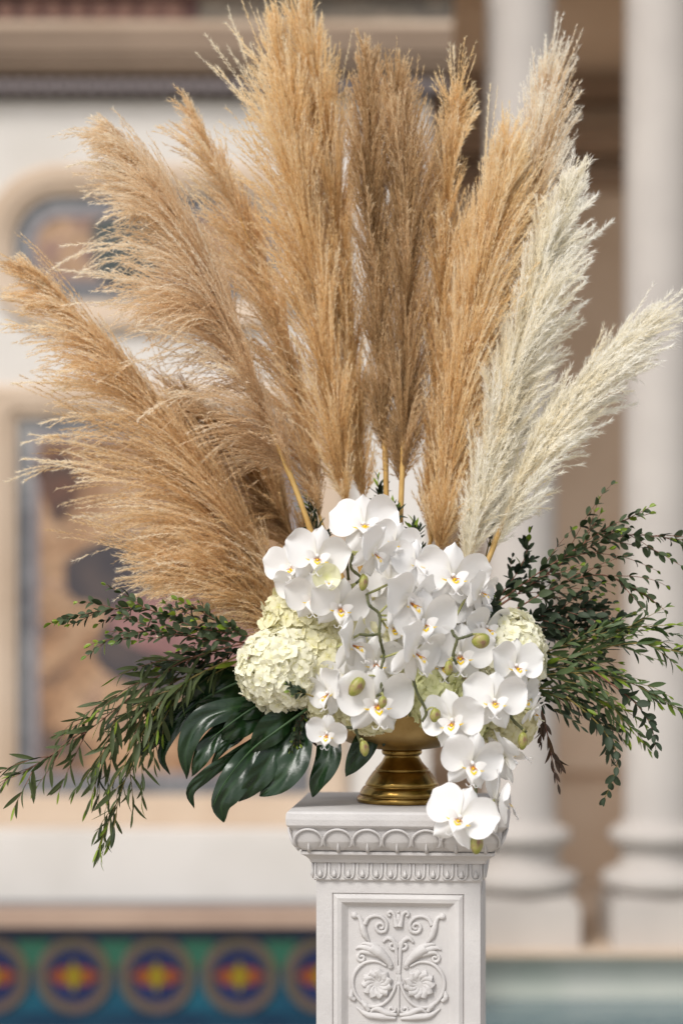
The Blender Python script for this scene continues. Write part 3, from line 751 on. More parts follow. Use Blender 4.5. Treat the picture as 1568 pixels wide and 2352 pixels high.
plume('dark tan plume tucked behind the drooping tassels near the bowl', [(705,1300,.08),(635,1170,.08),(545,1050,.09),(465,960,.10)], 'p_tan',
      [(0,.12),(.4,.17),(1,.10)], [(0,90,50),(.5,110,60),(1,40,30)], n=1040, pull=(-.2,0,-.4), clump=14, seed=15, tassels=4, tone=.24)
plume('tall golden plume with feathery left edge and the tip nearest the top edge', [(795,1160,.05),(760,900,.05),(718,620,.06),(682,370,.06),(640,120,.07)], 'p_gold',
      [(0,.12),(.12,.18),(.4,.23),(.7,.21),(.9,.14),(1,.07)], [(0,62,30),(.12,95,38),(.4,120,36),(.75,112,34),(.92,55,26),(1,18,16)], n=1950, pull=(-.06,0,-.02), seed=16, tassels=10, tone=.50)
plume('tallest golden plume running straight out of the top edge', [(836,1150,.07),(815,900,.07),(785,600,.08),(742,300,.09),(695,40,.10)], 'p_gold',
      [(0,.10),(.3,.19),(.7,.18),(.9,.13),(1,.08)], [(0,40,26),(.15,56,36),(.5,58,44),(.8,50,46),(1,24,24)], n=1560, pull=(-.02,0,.02), seed=17, tassels=5, tone=.44)
plume('dark brown upright plume on a bare cane at the centre of the fan', [(884,1035,.03),(868,720,.04),(853,420,.04),(848,170,.05)], 'p_brown',
      [(0,.09),(.2,.16),(.7,.17),(1,.07)], [(0,32,34),(.12,46,48),(.5,46,52),(.85,36,34),(1,14,14)], n=1235, pull=(0,0,.02), seed=18, stem=[(898,1320,.02),(888,1180,.03),(884,1035,.03)], tassels=5, tone=.36)
plume('brown upright plume with frayed right edge, its cane showing above the orchids', [(922,1115,.02),(930,900,.03),(936,620,.03),(927,390,.03),(907,215,.04)], 'p_brown',
      [(0,.10),(.2,.17),(.7,.18),(1,.08)], [(0,40,40),(.12,54,50),(.5,52,58),(.85,44,48),(1,18,22)], n=1625, pull=(.02,0,.02), seed=19, stem=[(916,1330,.02),(918,1230,.02),(922,1115,.02)], tassels=8, tone=.44)
plume('slim golden plume with blunt ragged tip, just right of the brown pair', [(985,1260,.05),(1000,1000,.04),(1018,640,.035),(1030,410,.035),(1045,235,.035)], 'p_gold',
      [(0,.10),(.3,.16),(.8,.13),(1,.07)], [(0,22,28),(.3,26,42),(.7,34,42),(1,34,34)], n=1170, pull=(0,0,.0), seed=20, reach=1.65, tassels=4, tone=.42)
plume('golden plume leaning right with pale silky upper strands', [(1005,1268,.02),(1036,1030,.02),(1074,790,.02),(1116,560,.03),(1158,390,.04)], 'p_gold',
      [(0,.12),(.2,.21),(.7,.22),(1,.11)], [(0,30,50),(.2,38,88),(.55,45,98),(.85,40,60),(1,24,26)], n=1755, pull=(.06,0,.0), seed=21, tassels=8, tone=.48, tipgain=.6, tg=.35, tmu=math.pi)
plume('brown plume with bleached silvery tip strands, tallest on the right', [(1060,1220,.06),(1125,930,.06),(1180,650,.07),(1218,440,.07),(1252,230,.08)], 'p_bright',
      [(0,.10),(.3,.17),(.7,.20),(1,.11)], [(0,20,30),(.3,45,55),(.7,62,64),(.9,52,56),(1,26,34)], n=1430, pull=(.06,0,.02), seed=22, tassels=12, tone=.36, tipgain=1.0, tg=.55, tmu=math.pi)
plume('thick cream plume with shaggy white tassels along its right side', [(1070,1310,-.01),(1108,1125,-.01),(1163,905,-.01),(1222,700,.0),(1263,570,.01),(1298,465,.01)], 'p_cream',
      [(0,.11),(.2,.17),(.6,.17),(1,.07)], [(0,40,40),(.15,48,72),(.5,54,92),(.8,54,88),(1,26,40)], n=1495, pull=(.10,0,-.06), seed=23, reach=1.18, tassels=18, tone=.62, bw=.00066, bl=.0150, tmu=math.pi)
plume('small cream plume bending far out to the right above the eucalyptus', [(1125,1275,-.01),(1163,1175,-.01),(1215,1065,-.01),(1280,965,.0),(1365,855,.01),(1478,740,.02)], 'p_cream',
      [(0,.11),(.3,.17),(.7,.15),(1,.07)], [(0,16,60),(.15,20,110),(.5,24,112),(.8,24,80),(1,12,22)], n=975, pull=(.12,0,-.10), seed=24, reach=1.0, stem=[(1070,1420,-.02),(1098,1340,-.02),(1125,1275,-.01)], tassels=14, tone=.62, bw=.00066, bl=.0150, tmu=math.pi)

# ================================================================== FOLIAGE SPRIGS
def leaf_mesh(kind, curl, fold, mats):
    mb = MB(); n = 7; g = []
    for i in range(n):
        u = i / (n - 1)
        if kind == 'narrow': wd = .085 * math.sin(math.pi * min(1, u*.93 + .05)) ** .75
        elif kind == 'mid': wd = .13 * math.sin(math.pi * (u*.95 + .03)) ** .8
        else: wd = .27 * math.sin(math.pi * (u*.95 + .025)) ** .65
        if i == n-1: wd = .004
        zc = -curl * u * u
        g.append([(u, -wd, zc + fold*wd), (u, 0, zc), (u, wd, zc + fold*wd)])
    mb.grid(g); return mb.mesh('leaf', mats, True)
LM = {}
def leaf_set(kind, mat):
    if (kind, mat) not in LM:
        LM[kind, mat] = [leaf_mesh(kind, c, f, M[mat]) for c, f in ((.05, .3), (.18, .5), (-.10, .25), (.30, .4))]
    return LM[kind, mat]
SG = 'eucalyptus sprigs around the bowl'
def sprig(label, path, kind='oval', mat='leaf_oval', twig='twig_red', y0=0.0, size=.022, twigs=8, tlen=.09, gap=.016, seed=0, name='eucalyptus_sprig', new=.12, droop=.3, t0=.12, ang=45, rad=.0016, spreadang=38):
    rng = random.Random(seed)
    main = [Vector(q) for q in spline(PP(path, y0), 40)]
    base = main[0].copy()
    root = thing(name, label, 'greenery', base, SG)
    mb = MB(); rel = [p - base for p in main]
    mb.tube(rel, list(np.linspace(rad, rad*.35, 40)), 6)
    axes = [(rel, t0, 1.0)]
    L = sum((rel[i+1]-rel[i]).length for i in range(39))
    for k in range(twigs):
        t = t0 + .05 + (k + rng.random()*.6) / twigs * (.90 - t0)
        i = int(t * 39); d = (rel[min(i+1, 39)] - rel[i-1]).normalized()
        sd = d.cross(Vector((0, 1, 0))).normalized() * (1 if k % 2 else -1)
        dirv = Quaternion(d, rng.uniform(-1.0, 1.0)) @ sd
        a = R(spreadang * rng.uniform(.6, 1.2)); cur = (d*math.cos(a) + dirv*math.sin(a)).normalized()
        ln = tlen * (1 - .55*t) * rng.uniform(.6, 1.25); p = rel[i].copy(); pts = [p.copy()]
        for q in range(8):
            cur = (cur + Vector((0, 0, -1)) * droop * .10 + d * .06 + Vector((rng.gauss(0, .05), rng.gauss(0, .05), rng.gauss(0, .05)))).normalized()
            p = p + cur * ln / 8; pts.append(p.copy())
        pts = [Vector(q) for q in spline(pts, 16)]
        mb.tube(pts, list(np.linspace(rad*.55, rad*.25, 16)), 5); axes.append((pts, .12, .85))
    link('stem', mb.mesh('stem', M[twig], True), root)
    ls = leaf_set(kind, mat); nw = leaf_set(kind, 'leaf_new')
    for pts, s0, sc in axes:
        ln = sum((pts[i+1]-pts[i]).length for i in range(len(pts)-1)); n = max(3, int(ln * (1-s0) / gap)); flip = rng.random() * 6.28
        for j in range(n + 1):
            s = s0 + (1 - s0) * j / n; x = s * (len(pts) - 1); i = min(int(x), len(pts) - 2)
            p = pts[i].lerp(pts[i+1], x - i); d = (pts[i+1] - pts[i]).normalized()
            ax = d.orthogonal().normalized(); flip += math.pi/2 + rng.uniform(-.3, .3)
            for pair in (0, 1) if kind != 'narrow' else (0,):
                rd = Quaternion(d, flip + math.pi*pair + rng.uniform(-.3, .3)) @ ax
                rd = (rd + Vector((rng.gauss(0, .15), -.15, rng.gauss(0, .15)))).normalized()
                a = R(ang * rng.uniform(.65, 1.25)) * (1 - .35*s)
                if j == n: a = R(12)
                x_ = d*math.cos(a) + rd*math.sin(a) + Vector((0, 0, -droop*.25))
                up = d*math.sin(a)*-1 + rd*math.cos(a); nm = -up if False else (Vector((0, -.6, .7)) + up*-.5 + Vector((rng.gauss(0, .45), rng.gauss(0, .45), rng.gauss(0, .45))))
                sz = size * sc * (1.0 - .45*s**2) * rng.uniform(.72, 1.2)
                isnew = s > .88 and rng.random() < new * 4 or rng.random() < new * .15
                link('leaf', rng.choice(nw if isnew else ls), root, frame_mat(p, x_, nm, sz))
    return root

# left side
sprig('long narrow leaved sprig trailing to the left picture edge, reddish stem', [(590,1470,-.03),(430,1515),(330,1578),(200,1680),(60,1770),(5,1795)], 'narrow', 'leaf_willow', y0=-.04, size=.062, twigs=15, tlen=.17, gap=.0125, seed=1, droop=.9, ang=50, name='willow_sprig')
sprig('narrow leaved sprig hanging lowest on the left, in front of the plaster wall', [(560,1500,-.04),(420,1570),(345,1650),(300,1760),(262,1860),(225,1950)], 'narrow', 'leaf_willow', 'twig_olive', y0=-.06, size=.060, twigs=14, tlen=.13, gap=.012, seed=2, droop=1.0, ang=45, name='willow_sprig')
sprig('narrow leaved sprig drooping between the two long trailing ones', [(520,1510,-.03),(380,1580),(290,1670),(235,1760),(205,1850)], 'narrow', 'leaf_willow', 'twig_olive', y0=-.02, size=.058, twigs=8, tlen=.15, gap=.012, seed=3, droop=1.0, name='willow_sprig')
sprig('narrow leaved sprig lying over the glossy leaves', [(580,1500,-.02),(470,1560),(380,1620),(330,1700)], 'narrow', 'leaf_willow', 'twig_olive', y0=-.03, size=.054, twigs=6, tlen=.13, gap=.012, seed=4, droop=.8, name='willow_sprig')
sprig('small leaved sprig with yellow green tips reaching left below the tan plume', [(590,1465,-.08),(450,1440),(330,1398),(220,1405),(118,1432)], 'oval', 'leaf_oval', y0=-.10, size=.024, twigs=9, tlen=.10, gap=.0125, seed=5, new=.35, droop=.1, spreadang=26)
sprig('small leaved sprig lying level under the yellow tipped one', [(590,1480,-.08),(440,1462),(330,1450),(210,1480)], 'oval', 'leaf_oval', y0=-.10, size=.024, twigs=8, tlen=.09, gap=.013, seed=6, new=.3, droop=.2, spreadang=26)
sprig('short small leaved sprig pointing up against the lowest plume', [(590,1470,-.09),(520,1440),(455,1400),(408,1378)], 'oval', 'leaf_oval', y0=-.10, size=.023, twigs=4, tlen=.05, gap=.012, seed=7, new=.2, droop=.1, spreadang=26)
sprig('bushy dark sprig tucked against the big cream hydrangea', [(600,1500,-.04),(500,1500),(420,1520),(350,1540)], 'oval', 'leaf_dark', y0=-.03, size=.024, twigs=9, tlen=.08, gap=.012, seed=8, droop=.3)
sprig('thin dark sprig with tiny leaves hanging below the cream hydrangea', [(715,1615,-.10),(690,1660),(672,1720)], 'oval', 'leaf_dark', y0=-.11, size=.015, twigs=7, tlen=.035, gap=.008, seed=9, new=.3, droop=.8, rad=.001)
sprig('thin brown sprig with tiny leaves beside the lowest left orchid', [(735,1630,-.08),(722,1670),(712,1715)], 'oval', 'leaf_brown', y0=-.09, size=.014, twigs=5, tlen=.03, gap=.008, seed=10, new=.1, droop=.8, rad=.001)
# right side
sprig('wine red stemmed oval leaved sprig reaching the right picture edge', [(1120,1410,.0),(1230,1335),(1330,1268),(1440,1230),(1590,1242)], 'oval', 'leaf_oval', y0=.0, size=.026, twigs=11, tlen=.17, gap=.0205, seed=21, new=.1, droop=.8, spreadang=28)
sprig('oval leaved sprig with bright green tip below the small cream plume', [(1120,1400,-.01),(1230,1320),(1330,1255),(1405,1205),(1490,1180)], 'oval', 'leaf_oval', y0=-.02, size=.025, twigs=6, tlen=.10, gap=.018, seed=22, new=.3, droop=.2, spreadang=24)
sprig('upright oval leaved sprig ending in a single green bud leaf', [(1130,1400,.02),(1240,1330),(1325,1265),(1352,1210),(1373,1150)], 'oval', 'leaf_oval', y0=.02, size=.022, twigs=3, tlen=.07, gap=.021, seed=23, new=.3, droop=.1)
sprig('short oval leaved sprig standing against the pale column', [(1120,1400,.01),(1170,1340),(1205,1280),(1215,1225)], 'oval', 'leaf_dark', y0=.02, size=.026, twigs=4, tlen=.05, gap=.015, seed=24, new=.1, droop=.1)
sprig('oval leaved sprig with sparse twigs arching down over the brown recess', [(1150,1420,-.02),(1270,1350),(1370,1320),(1430,1340),(1490,1375)], 'oval', 'leaf_oval', y0=-.02, size=.025, twigs=10, tlen=.15, gap=.020, seed=25, new=.1, droop=.8, spreadang=28)
sprig('dense dark oval leaved sprig next to the right hydrangea', [(1140,1450,.0),(1230,1420),(1320,1400),(1410,1400)], 'oval', 'leaf_dark', y0=.0, size=.027, twigs=11, tlen=.11, gap=.013, seed=26, droop=.3)
sprig('dark oval leaved sprig filling in under the dense one', [(1160,1480,.02),(1250,1460),(1340,1445),(1430,1450)], 'oval', 'leaf_dark', y0=.02, size=.027, twigs=11, tlen=.11, gap=.013, seed=27, droop=.4)
sprig('long olive leaved sprig running out level to the right edge', [(1170,1545,-.02),(1330,1505),(1450,1478),(1590,1505)], 'mid', 'leaf_right', 'twig_olive', y0=-.03, size=.040, twigs=8, tlen=.12, gap=.020, seed=28, droop=.4, new=.2, ang=36, spreadang=28)
sprig('olive leaved sprig with upturned leaf tips above the level one', [(1170,1520,-.01),(1310,1480),(1420,1445),(1550,1435)], 'mid', 'leaf_right', 'twig_olive', y0=-.02, size=.040, twigs=7, tlen=.12, gap=.020, seed=29, droop=.1, new=.2, ang=36, spreadang=28)
sprig('olive leaved sprig sloping down to pale green pointed tips', [(1170,1560,-.04),(1330,1545),(1450,1570),(1555,1630)], 'mid', 'leaf_right', 'twig_olive', y0=-.05, size=.040, twigs=8, tlen=.12, gap=.020, seed=30, droop=.6, new=.3, ang=34, spreadang=26)
sprig('olive leaved sprig falling steeply beside the hanging round leaved strand', [(1170,1580,-.04),(1310,1585),(1400,1620),(1460,1690)], 'mid', 'leaf_right', 'twig_olive', y0=-.04, size=.039, twigs=8, tlen=.11, gap=.019, seed=31, droop=.7, new=.3, ang=34, spreadang=26)
sprig('dark leaved sprig low on the right, under the olive ones', [(1170,1600,-.02),(1280,1600),(1360,1640),(1410,1700)], 'mid', 'leaf_dark', 'twig_olive', y0=-.02, size=.038, twigs=9, tlen=.10, gap=.017, seed=32, droop=.8, new=.1, ang=38)
sprig('dark leaved sprig hidden deep between the right hydrangea and the olive sprigs', [(1180,1560,.03),(1270,1540),(1350,1540),(1420,1560)], 'mid', 'leaf_dark', 'twig_olive', y0=.03, size=.038, twigs=9, tlen=.10, gap=.016, seed=33, droop=.5, new=.05)
sprig('round leaved strand hanging nearest the right edge, ending in a seed tip', [(1360,1540,-.06),(1446,1604),(1478,1640),(1497,1676),(1505,1722)], 'oval', 'leaf_dark', 'twig_red', y0=-.07, size=.028, twigs=0, gap=.0125, seed=34, droop=.5, new=.0, ang=62, t0=.3)
sprig('round leaved strand hanging longest over the brown recess', [(1300,1600,-.06),(1365,1655),(1400,1700),(1417,1740),(1408,1785),(1388,1832)], 'oval', 'leaf_dark', 'twig_olive', y0=-.07, size=.027, twigs=0, gap=.0135, seed=35, droop=.5, new=.0, ang=62, t0=.2)
sprig('withered brown sprig hanging beside the lower orchids', [(1235,1610,-.07),(1250,1660),(1262,1715),(1270,1765),(1280,1800)], 'mid', 'leaf_brown', 'twig_red', y0=-.07, size=.036, twigs=2, tlen=.04, gap=.020, seed=36, droop=.9, new=.0, ang=24)
sprig('small leafy tip standing behind the topmost orchid beside a cane', [(880,1300,.04),(872,1200),(868,1105)], 'mid', 'leaf_dark', 'twig_olive', y0=.05, size=.034, twigs=3, tlen=.04, gap=.012, seed=37, droop=.0, t0=.35)
sprig('small leafy tip between the two bare canes', [(915,1330,.0),(908,1230),(905,1165)], 'mid', 'leaf_dark', 'twig_olive', y0=.0, size=.034, twigs=3, tlen=.03, gap=.013, seed=38, droop=.0, t0=.35)
sprig('small leafy tip in front of the slim golden plume base', [(960,1340,.0),(956,1260),(950,1205)], 'mid', 'leaf_dark', 'twig_olive', y0=.0, size=.034, twigs=4, tlen=.035, gap=.012, seed=39, droop=.0, t0=.3)
sprig('small leafy tip behind the left bare cane', [(760,1330,.04),(735,1240),(705,1150)], 'mid', 'leaf_dark', 'twig_olive', y0=.05, size=.036, twigs=3, tlen=.04, gap=.012, seed=40, droop=.0, t0=.35)
sprig('small leafy tip showing between the two cream plumes', [(1110,1300,.03),(1130,1220),(1152,1160)], 'mid', 'leaf_dark', 'twig_olive', y0=.03, size=.034, twigs=3, tlen=.04, gap=.013, seed=41, droop=.0, t0=.3)
sprig('tiny dark sprig poking out beside the uppermost right orchid', [(1070,1420,-.08),(1110,1400),(1135,1390)], 'oval', 'leaf_dark', 'twig_olive', y0=-.10, size=.030, twigs=3, tlen=.04, gap=.010, seed=42, droop=.3, t0=.3)
sprig('tiny dark sprig lying over the lower edge of the big cream hydrangea', [(720,1600,-.17),(690,1590),(665,1588)], 'oval', 'leaf_dark', 'twig_olive', y0=-.17, size=.018, twigs=3, tlen=.025, gap=.008, seed=43, droop=.2, t0=.3)

# ================================================================== GLOSSY SPLIT LEAVES
def lobe(mb, path, width, y0, tilt=0.0, bend=.35, tip=1.0, n=26, m=10, base=.35):
    c = spline(PP(path, y0), n); uu = np.linspace(0, 1, n); c[:, 1] += .055*(1-uu)**1.7 + .02*uu**3 - .012; g = []; tn = []
    for i in range(n):
        u = i / (n - 1); d = Vector(c[min(i+1, n-1)] - c[max(i-1, 0)]).normalized()
        sd = d.cross(Vector((0, -1, 0))); sd = (sd - Vector((0, sd.y, 0))).normalized()
        sd = (sd + Vector((0, math.sin(tilt), 0))).normalized(); nv = sd.cross(d).normalized()
        if nv.y > 0: nv = -nv
        wd = width * S * .46 * (base + (1-base) * math.sin(math.pi*min(.5, u*.9))) * (1 if u < .45 else max(.03, math.cos(math.pi/2*((u-.45)/.55)**1.25)**.8))
        row = []; tr = []
        for j in range(m + 1):
            v = 2*j/m - 1
            row.append(Vector(c[i]) + sd*wd*v + nv*(wd*bend*(1.1*abs(v)-.75*v*v) + .0018*math.sin(u*9+2.2*v+width) + .0011*math.sin(u*24 - 7*abs(v))))
            tr.append(.35 if j == m//2 else .04)
        g.append(row); tn.append(tr)
    mb.grid(g, 0, tn)
def split_leaf(label, rib, lobes, y0, pet=None):
    base = P(*rib[0][:2], y0)
    root = thing('monstera_leaf', label, 'leaf', base, 'glossy split leaves under the flowers')
    mb = MB()
    for path, wd, tilt, bend in lobes: lobe(mb, path, wd, y0, tilt, bend)
    mb.v = [tuple(Vector(p) - base) for p in mb.v]
    b = link('blade', mb.mesh('blade', M['monstera'], True, True), root)
    rm = MB(); c = spline(PP(rib, y0 - .004), 24) - np.array(base); rm.tube(c, list(np.linspace(.0024, .0008, 24)), 6); link('midrib', rm.mesh('midrib', M['midrib'], True), root)
    return root
split_leaf('large glossy dark green split leaf hanging lowest beside the pedestal top', [(705,1628),(640,1675),(575,1725),(515,1800),(490,1850)],
    [([(692,1632),(690,1690),(672,1750),(640,1795),(596,1830)], 84, .35, .35), ([(655,1662),(632,1715),(602,1775),(548,1842)], 62, -.1, .4),
     ([(612,1690),(565,1755),(526,1815),(508,1850),(514,1890)], 78, .15, .3), ([(585,1700),(522,1745),(466,1786),(436,1820),(446,1858)], 34, -.35, .5), ([(690,1630),(640,1660),(600,1700),(580,1730)], 74, -.2, .3)], -.12)
split_leaf('glossy dark green split leaf behind the large one, under the hydrangea', [(650,1585),(560,1640),(480,1700)],
    [([(640,1600),(560,1622),(470,1650),(430,1712),(428,1790)], 62, .3, .4), ([(625,1605),(575,1645),(535,1680),(508,1708)], 70, -.15, .35), ([(545,1640),(502,1685),(468,1730),(440,1784)], 50, .3, .35), ([(585,1640),(550,1690),(515,1715),(484,1757)], 26, .0, .4), ([(640,1590),(590,1620),(545,1650)], 60, -.3, .3)], -.07)
split_leaf('glossy leaf with a bright sheen, furthest left among the willow sprigs', [(560,1560),(460,1610),(400,1660)],
    [([(540,1575),(450,1612),(396,1680),(372,1735),(390,1780)], 40, .4, .4), ([(520,1580),(430,1625),(368,1678),(305,1745)], 66, -.9, .2), ([(560,1545),(500,1560),(450,1585),(425,1610)], 70, -.3, .3), ([(580,1540),(540,1580),(500,1610),(450,1625)], 60, -.2, .3)], -.03)
split_leaf('pair of dark pointed lobes hanging in front of the brass bowl', [(790,1610),(770,1660),(760,1700)],
    [([(760,1630),(757,1700),(752,1750),(730,1795),(718,1832)], 66, .3, .4), ([(850,1630),(845,1690),(825,1730),(794,1784)], 62, -.2, .4), ([(900,1670),(885,1690),(878,1715)], 20, 0, .4)], -.10)

# ================================================================== HYDRANGEAS
def floret(seed, mats):
    rng = random.Random(seed); mb = MB()
    for k in range(4):
        a0 = k*math.pi/2 + rng.uniform(-.12, .12); Lp = rng.uniform(.85, 1.1); cup = rng.uniform(-.22, .28); g = []; tn = []
        for i in range(5):
            u = i/4; wd = .60 * math.sin(math.pi*(u*.84 + .04))**.7; row = []; tr = []
            for j in range(5):
                v = j/2 - 1
                x = .03 + Lp*u*(1 - .08*v*v); y = wd*v; z = cup*u*u + .10*(abs(v)**2)*u + .11*math.sin(3.4*v + seed + k*2.1)*u
                row.append((x*math.cos(a0) - y*math.sin(a0), x*math.sin(a0) + y*math.cos(a0), z + .012*k)); tr.append(.15 + .85*u)
            g.append(row); tn.append(tr)
        mb.grid(g, 0, tn)
    mb.ball((0, 0, .06), .10, 0, 6, 4)
    return mb.mesh('floret', mats, True, True)
FL = {k: [floret(s, M[k]) for s in range(5)] for k in ('hyd', 'hyd_white', 'hyd_green')}
def hydrangea(label, px, py, Y, rx, ry, mat='hyd', n=200, fs=.0150, rz=None, seed=0):
    rng = random.Random(seed); c = P(px, py, Y); a, b = rx*S, ry*S; d = rz*S if rz else (a + b)/2
    root = thing('hydrangea', label, 'flower', c, 'hydrangea heads massed over the bowl')
    mb = MB(); mb.ball((0, 0, 0), (a*.74, d*.74, b*.74), 0, 18, 12); link('flower_core', mb.mesh('flower_core', M['hyd_core'], True), root)
    sm = MB(); q = Vector((CX, .0, TOPZ + .14)) - c; sm.tube([Vector((0, 0, 0)), q*.5 + Vector((0, .02, -.01)), q], [.004, .004, .004], 6); link('stem', sm.mesh('stem', M['ped'], True), root)
    ga = math.pi*(3 - math.sqrt(5))
    for i in range(n):
        z = 1 - 2*(i + .5)/n; r = math.sqrt(1 - z*z); u = Vector((r*math.cos(ga*i), r*math.sin(ga*i), z))
        if u.y > .45: continue
        k = rng.uniform(.84, 1.0)
        p = Vector((u.x*a, u.y*d, u.z*b))*k; nm = Vector((u.x/a, u.y/d, u.z/b)).normalized()
        nm = (nm + Vector((rng.gauss(0, .28), rng.gauss(0, .28), rng.gauss(0, .28)))).normalized()
        x = Quaternion(nm, rng.uniform(0, 6.28)) @ nm.orthogonal()
        link('floret', rng.choice(FL[mat]), root, frame_mat(p, x, nm, fs*rng.uniform(.8, 1.2)))
hydrangea('large round cream hydrangea head furthest left above the glossy leaves', 652, 1537, -.09, 106, 96, 'hyd_white', 400, .0136, seed=1)
hydrangea('smaller yellow cream hydrangea head above the large round one', 690, 1420, -.05, 86, 78, 'hyd', 240, seed=2)
hydrangea('cream hydrangea head behind the large one and the left orchids', 740, 1510, -.08, 78, 86, 'hyd', 240, seed=3)
hydrangea('cream hydrangea head at the lower left under the hanging orchid', 748, 1610, -.10, 48, 52, 'hyd', 130, .0135, seed=4)
hydrangea('white hydrangea head furthest right beside the dark sprigs', 1165, 1505, -.06, 88, 104, 'hyd_white', 380, .0136, seed=5)
hydrangea('greenish hydrangea head low in the centre over the brass bowl', 1000, 1595, -.12, 72, 72, 'hyd_green', 190, .0135, seed=6)
hydrangea('cream green hydrangea head over the right rim of the bowl', 1060, 1650, -.13, 66, 62, 'hyd_green', 180, .0135, seed=7)
hydrangea('pale hydrangea head low on the right beneath the front orchid', 1165, 1650, -.10, 66, 66, 'hyd', 190, .014, seed=8)
hydrangea('little cream hydrangea head peeking out below the central orchids', 850, 1645, -.13, 56, 40, 'hyd', 120, .013, seed=9)
hydrangea('cream hydrangea head buried deep among the central orchids', 900, 1480, -.06, 120, 120, 'hyd', 170, .017, seed=10)

# ================================================================== ORCHIDS
def petal_grid(L, W, c0, cup, ruf, seed, ox=0.0, nu=11, nv=9, shape='petal', y=0.0, back=0.0):
    """petal along +X in the XZ plane, facing -Y"""
    g = []; tn = []
    for i in range(nu):
        u = i/(nu-1)
        if shape == 'petal':
            q = (u - .54)/.48; wd = W*max(0, 1 - abs(q)**2.3)**.5; wd = max(wd, .10*W*(1 if u < .2 else 0) + .02)
        else:
            wd = W*math.sin(math.pi*(u*.90 + .07))**.62
            if i == nu-1: wd = .05*W
        row = []; tr = []
        for j in range(nv):
            v = 2*j/(nv-1) - 1
            x = ox + L*(u - .05*(1 - v*v)*0 - (.06*v*v*u)); z = wd*v + c0*u*u
            yy = y + back*u*u + cup*(u - .5)**2 - cup*.25 + .34*wd*(v*v)*math.copysign(-1, cup) + 1.6*ruf*math.sin(v*3.4 + seed*1.7 + u*2.2)*u + .018*math.sin(v*9 + seed*2.3)*u*u - .025*math.exp(-(v*6)**2)*(1 - u)
            row.append((x, yy, z)); tr.append(min(1, u*1.6))
        g.append(row); tn.append(tr)
    return g, tn
OM = [M['orchid'], M['lip_white'], M['lip_yellow'], M['lip_red'], M['ped']]
def rotg(g, a):
    ca, sa = math.cos(a), math.sin(a); return [[(x*ca - z*sa, y, x*sa + z*ca) for x, y, z in r] for r in g]
PET, BACK, LIP = [], [], []
for s in range(4):
    pr = []
    for sg in (1, -1):
        mb = MB(); g, tn = petal_grid(.98, .56, .10, -.16, .035, s*2 + sg, .04, back=-.03 + .05*(s % 2))
        g = [[(x*sg, y - .03, z) for x, y, z in r] for r in g]; g = rotg(g, R(10 + 4*s)*sg)
        mb.grid(g, 0, tn); pr.append(mb.mesh('petal', OM, True, True))
    PET.append(pr)
    mb = MB()
    for a, L, W in ((90, .86, .31), (-128 + 3*s, .84, .29), (-52 - 3*s, .84, .29)):
        g, tn = petal_grid(L, W, 0, .10, .02, s + a, .03, 9, 7, 'sepal', .02, .05); mb.grid(rotg(g, R(a)), 0, tn)
    mb.ball((0, -.10, .03), (.055, .11, .06), 1, 8, 6)       # column
    BACK.append(mb.mesh('flower', OM, True, True))
def make_lip():
    mb = MB()
    for sg in (1, -1):                                       # side lobes, curved up and forward
        g = []; tn = []
        for i in range(6):
            u = i/5; row = []; tr = []
            for j in range(5):
                v = 2*j/4 - 1; wd = .12*math.sin(math.pi*(u*.85 + .1))**.6
                a = R(25 + 75*u); row.append((sg*(.03 + .24*math.sin(a)*u + .02*v), -.10 - .22*u + .10*u*u, -.07 + wd*v + .10*u)); tr.append(1)
            g.append(row); tn.append(tr)
        mb.grid(g, 1, tn)
        g2 = [[(x*1.0 + sg*.006, y - .008, z*.30 - .09) for x, y, z in r] for r in g]; mb.grid([r[0:3] for r in g2[1:]], 2)
    g = []
    for i in range(8):                                       # mid lobe, spade shaped
        u = i/7; wd = .05 + .13*math.sin(math.pi*u)**1.5 if u < .95 else .03
        g.append([(wd*v, -.14 - .34*math.sin(u*1.5) + .06*abs(v), -.10 - .26*u*u + .05*abs(v)) for v in (-1, -.5, 0, .5, 1)])
    mb.grid(g, 1, [[1]*5]*8)
    mb.grid([[(x*.45, y - .012, z + .012) for x, y, z in r] for r in g[0:3]], 3)
    mb.grid([[(x*.40, y - .010, z + .012) for x, y, z in r] for r in g[3:5]], 2)
    mb.ball((0, -.24, -.085), (.040, .04, .03), 2, 8, 5)
    for sg in (1, -1):
        mb.tube([(sg*.015, -.47, -.35), (sg*.06, -.52, -.40), (sg*.12, -.50, -.40), (sg*.14, -.44, -.36)], [.014, .011, .009, .005], 5, 1)
        for q in range(3): mb.tube([(sg*(.02 + .02*q), -.20 - .02*q, -.055), (sg*(.03 + .03*q), -.27 - .03*q, -.07)], [.008, .004], 4, 3)
    return mb.mesh('lip', OM, True, True)
LIPM = make_lip()
def bud_mesh(seed):
    mb = MB(); n = 14; g = []
    for i in range(11):
        th = math.pi*i/10; row = []
        for k in range(n + 1):
            a = 2*math.pi*k/n; r = math.sin(th)**(1.25 if th < 1.57 else .8)*(1 + .06*math.cos(3*a))*.72
            row.append((r*math.cos(a), r*math.sin(a)*.9, -math.cos(th)*1.0))
        g.append(row)
    mb.grid(g); 
    for a in (-.9, .4): mb.tube([(math.sin(th)**.85*.74*math.cos(a-1.57+.2*math.cos(th)), math.sin(th)**.85*.68*math.sin(a-1.57+.2*math.cos(th)), -math.cos(th)) for th in np.linspace(.3, 3.0, 9)], .025, 4)
    return mb.mesh('bud', M['bud'], True)
BUD = [bud_mesh(0)]
OG = 'white orchid sprays at the front of the arrangement'
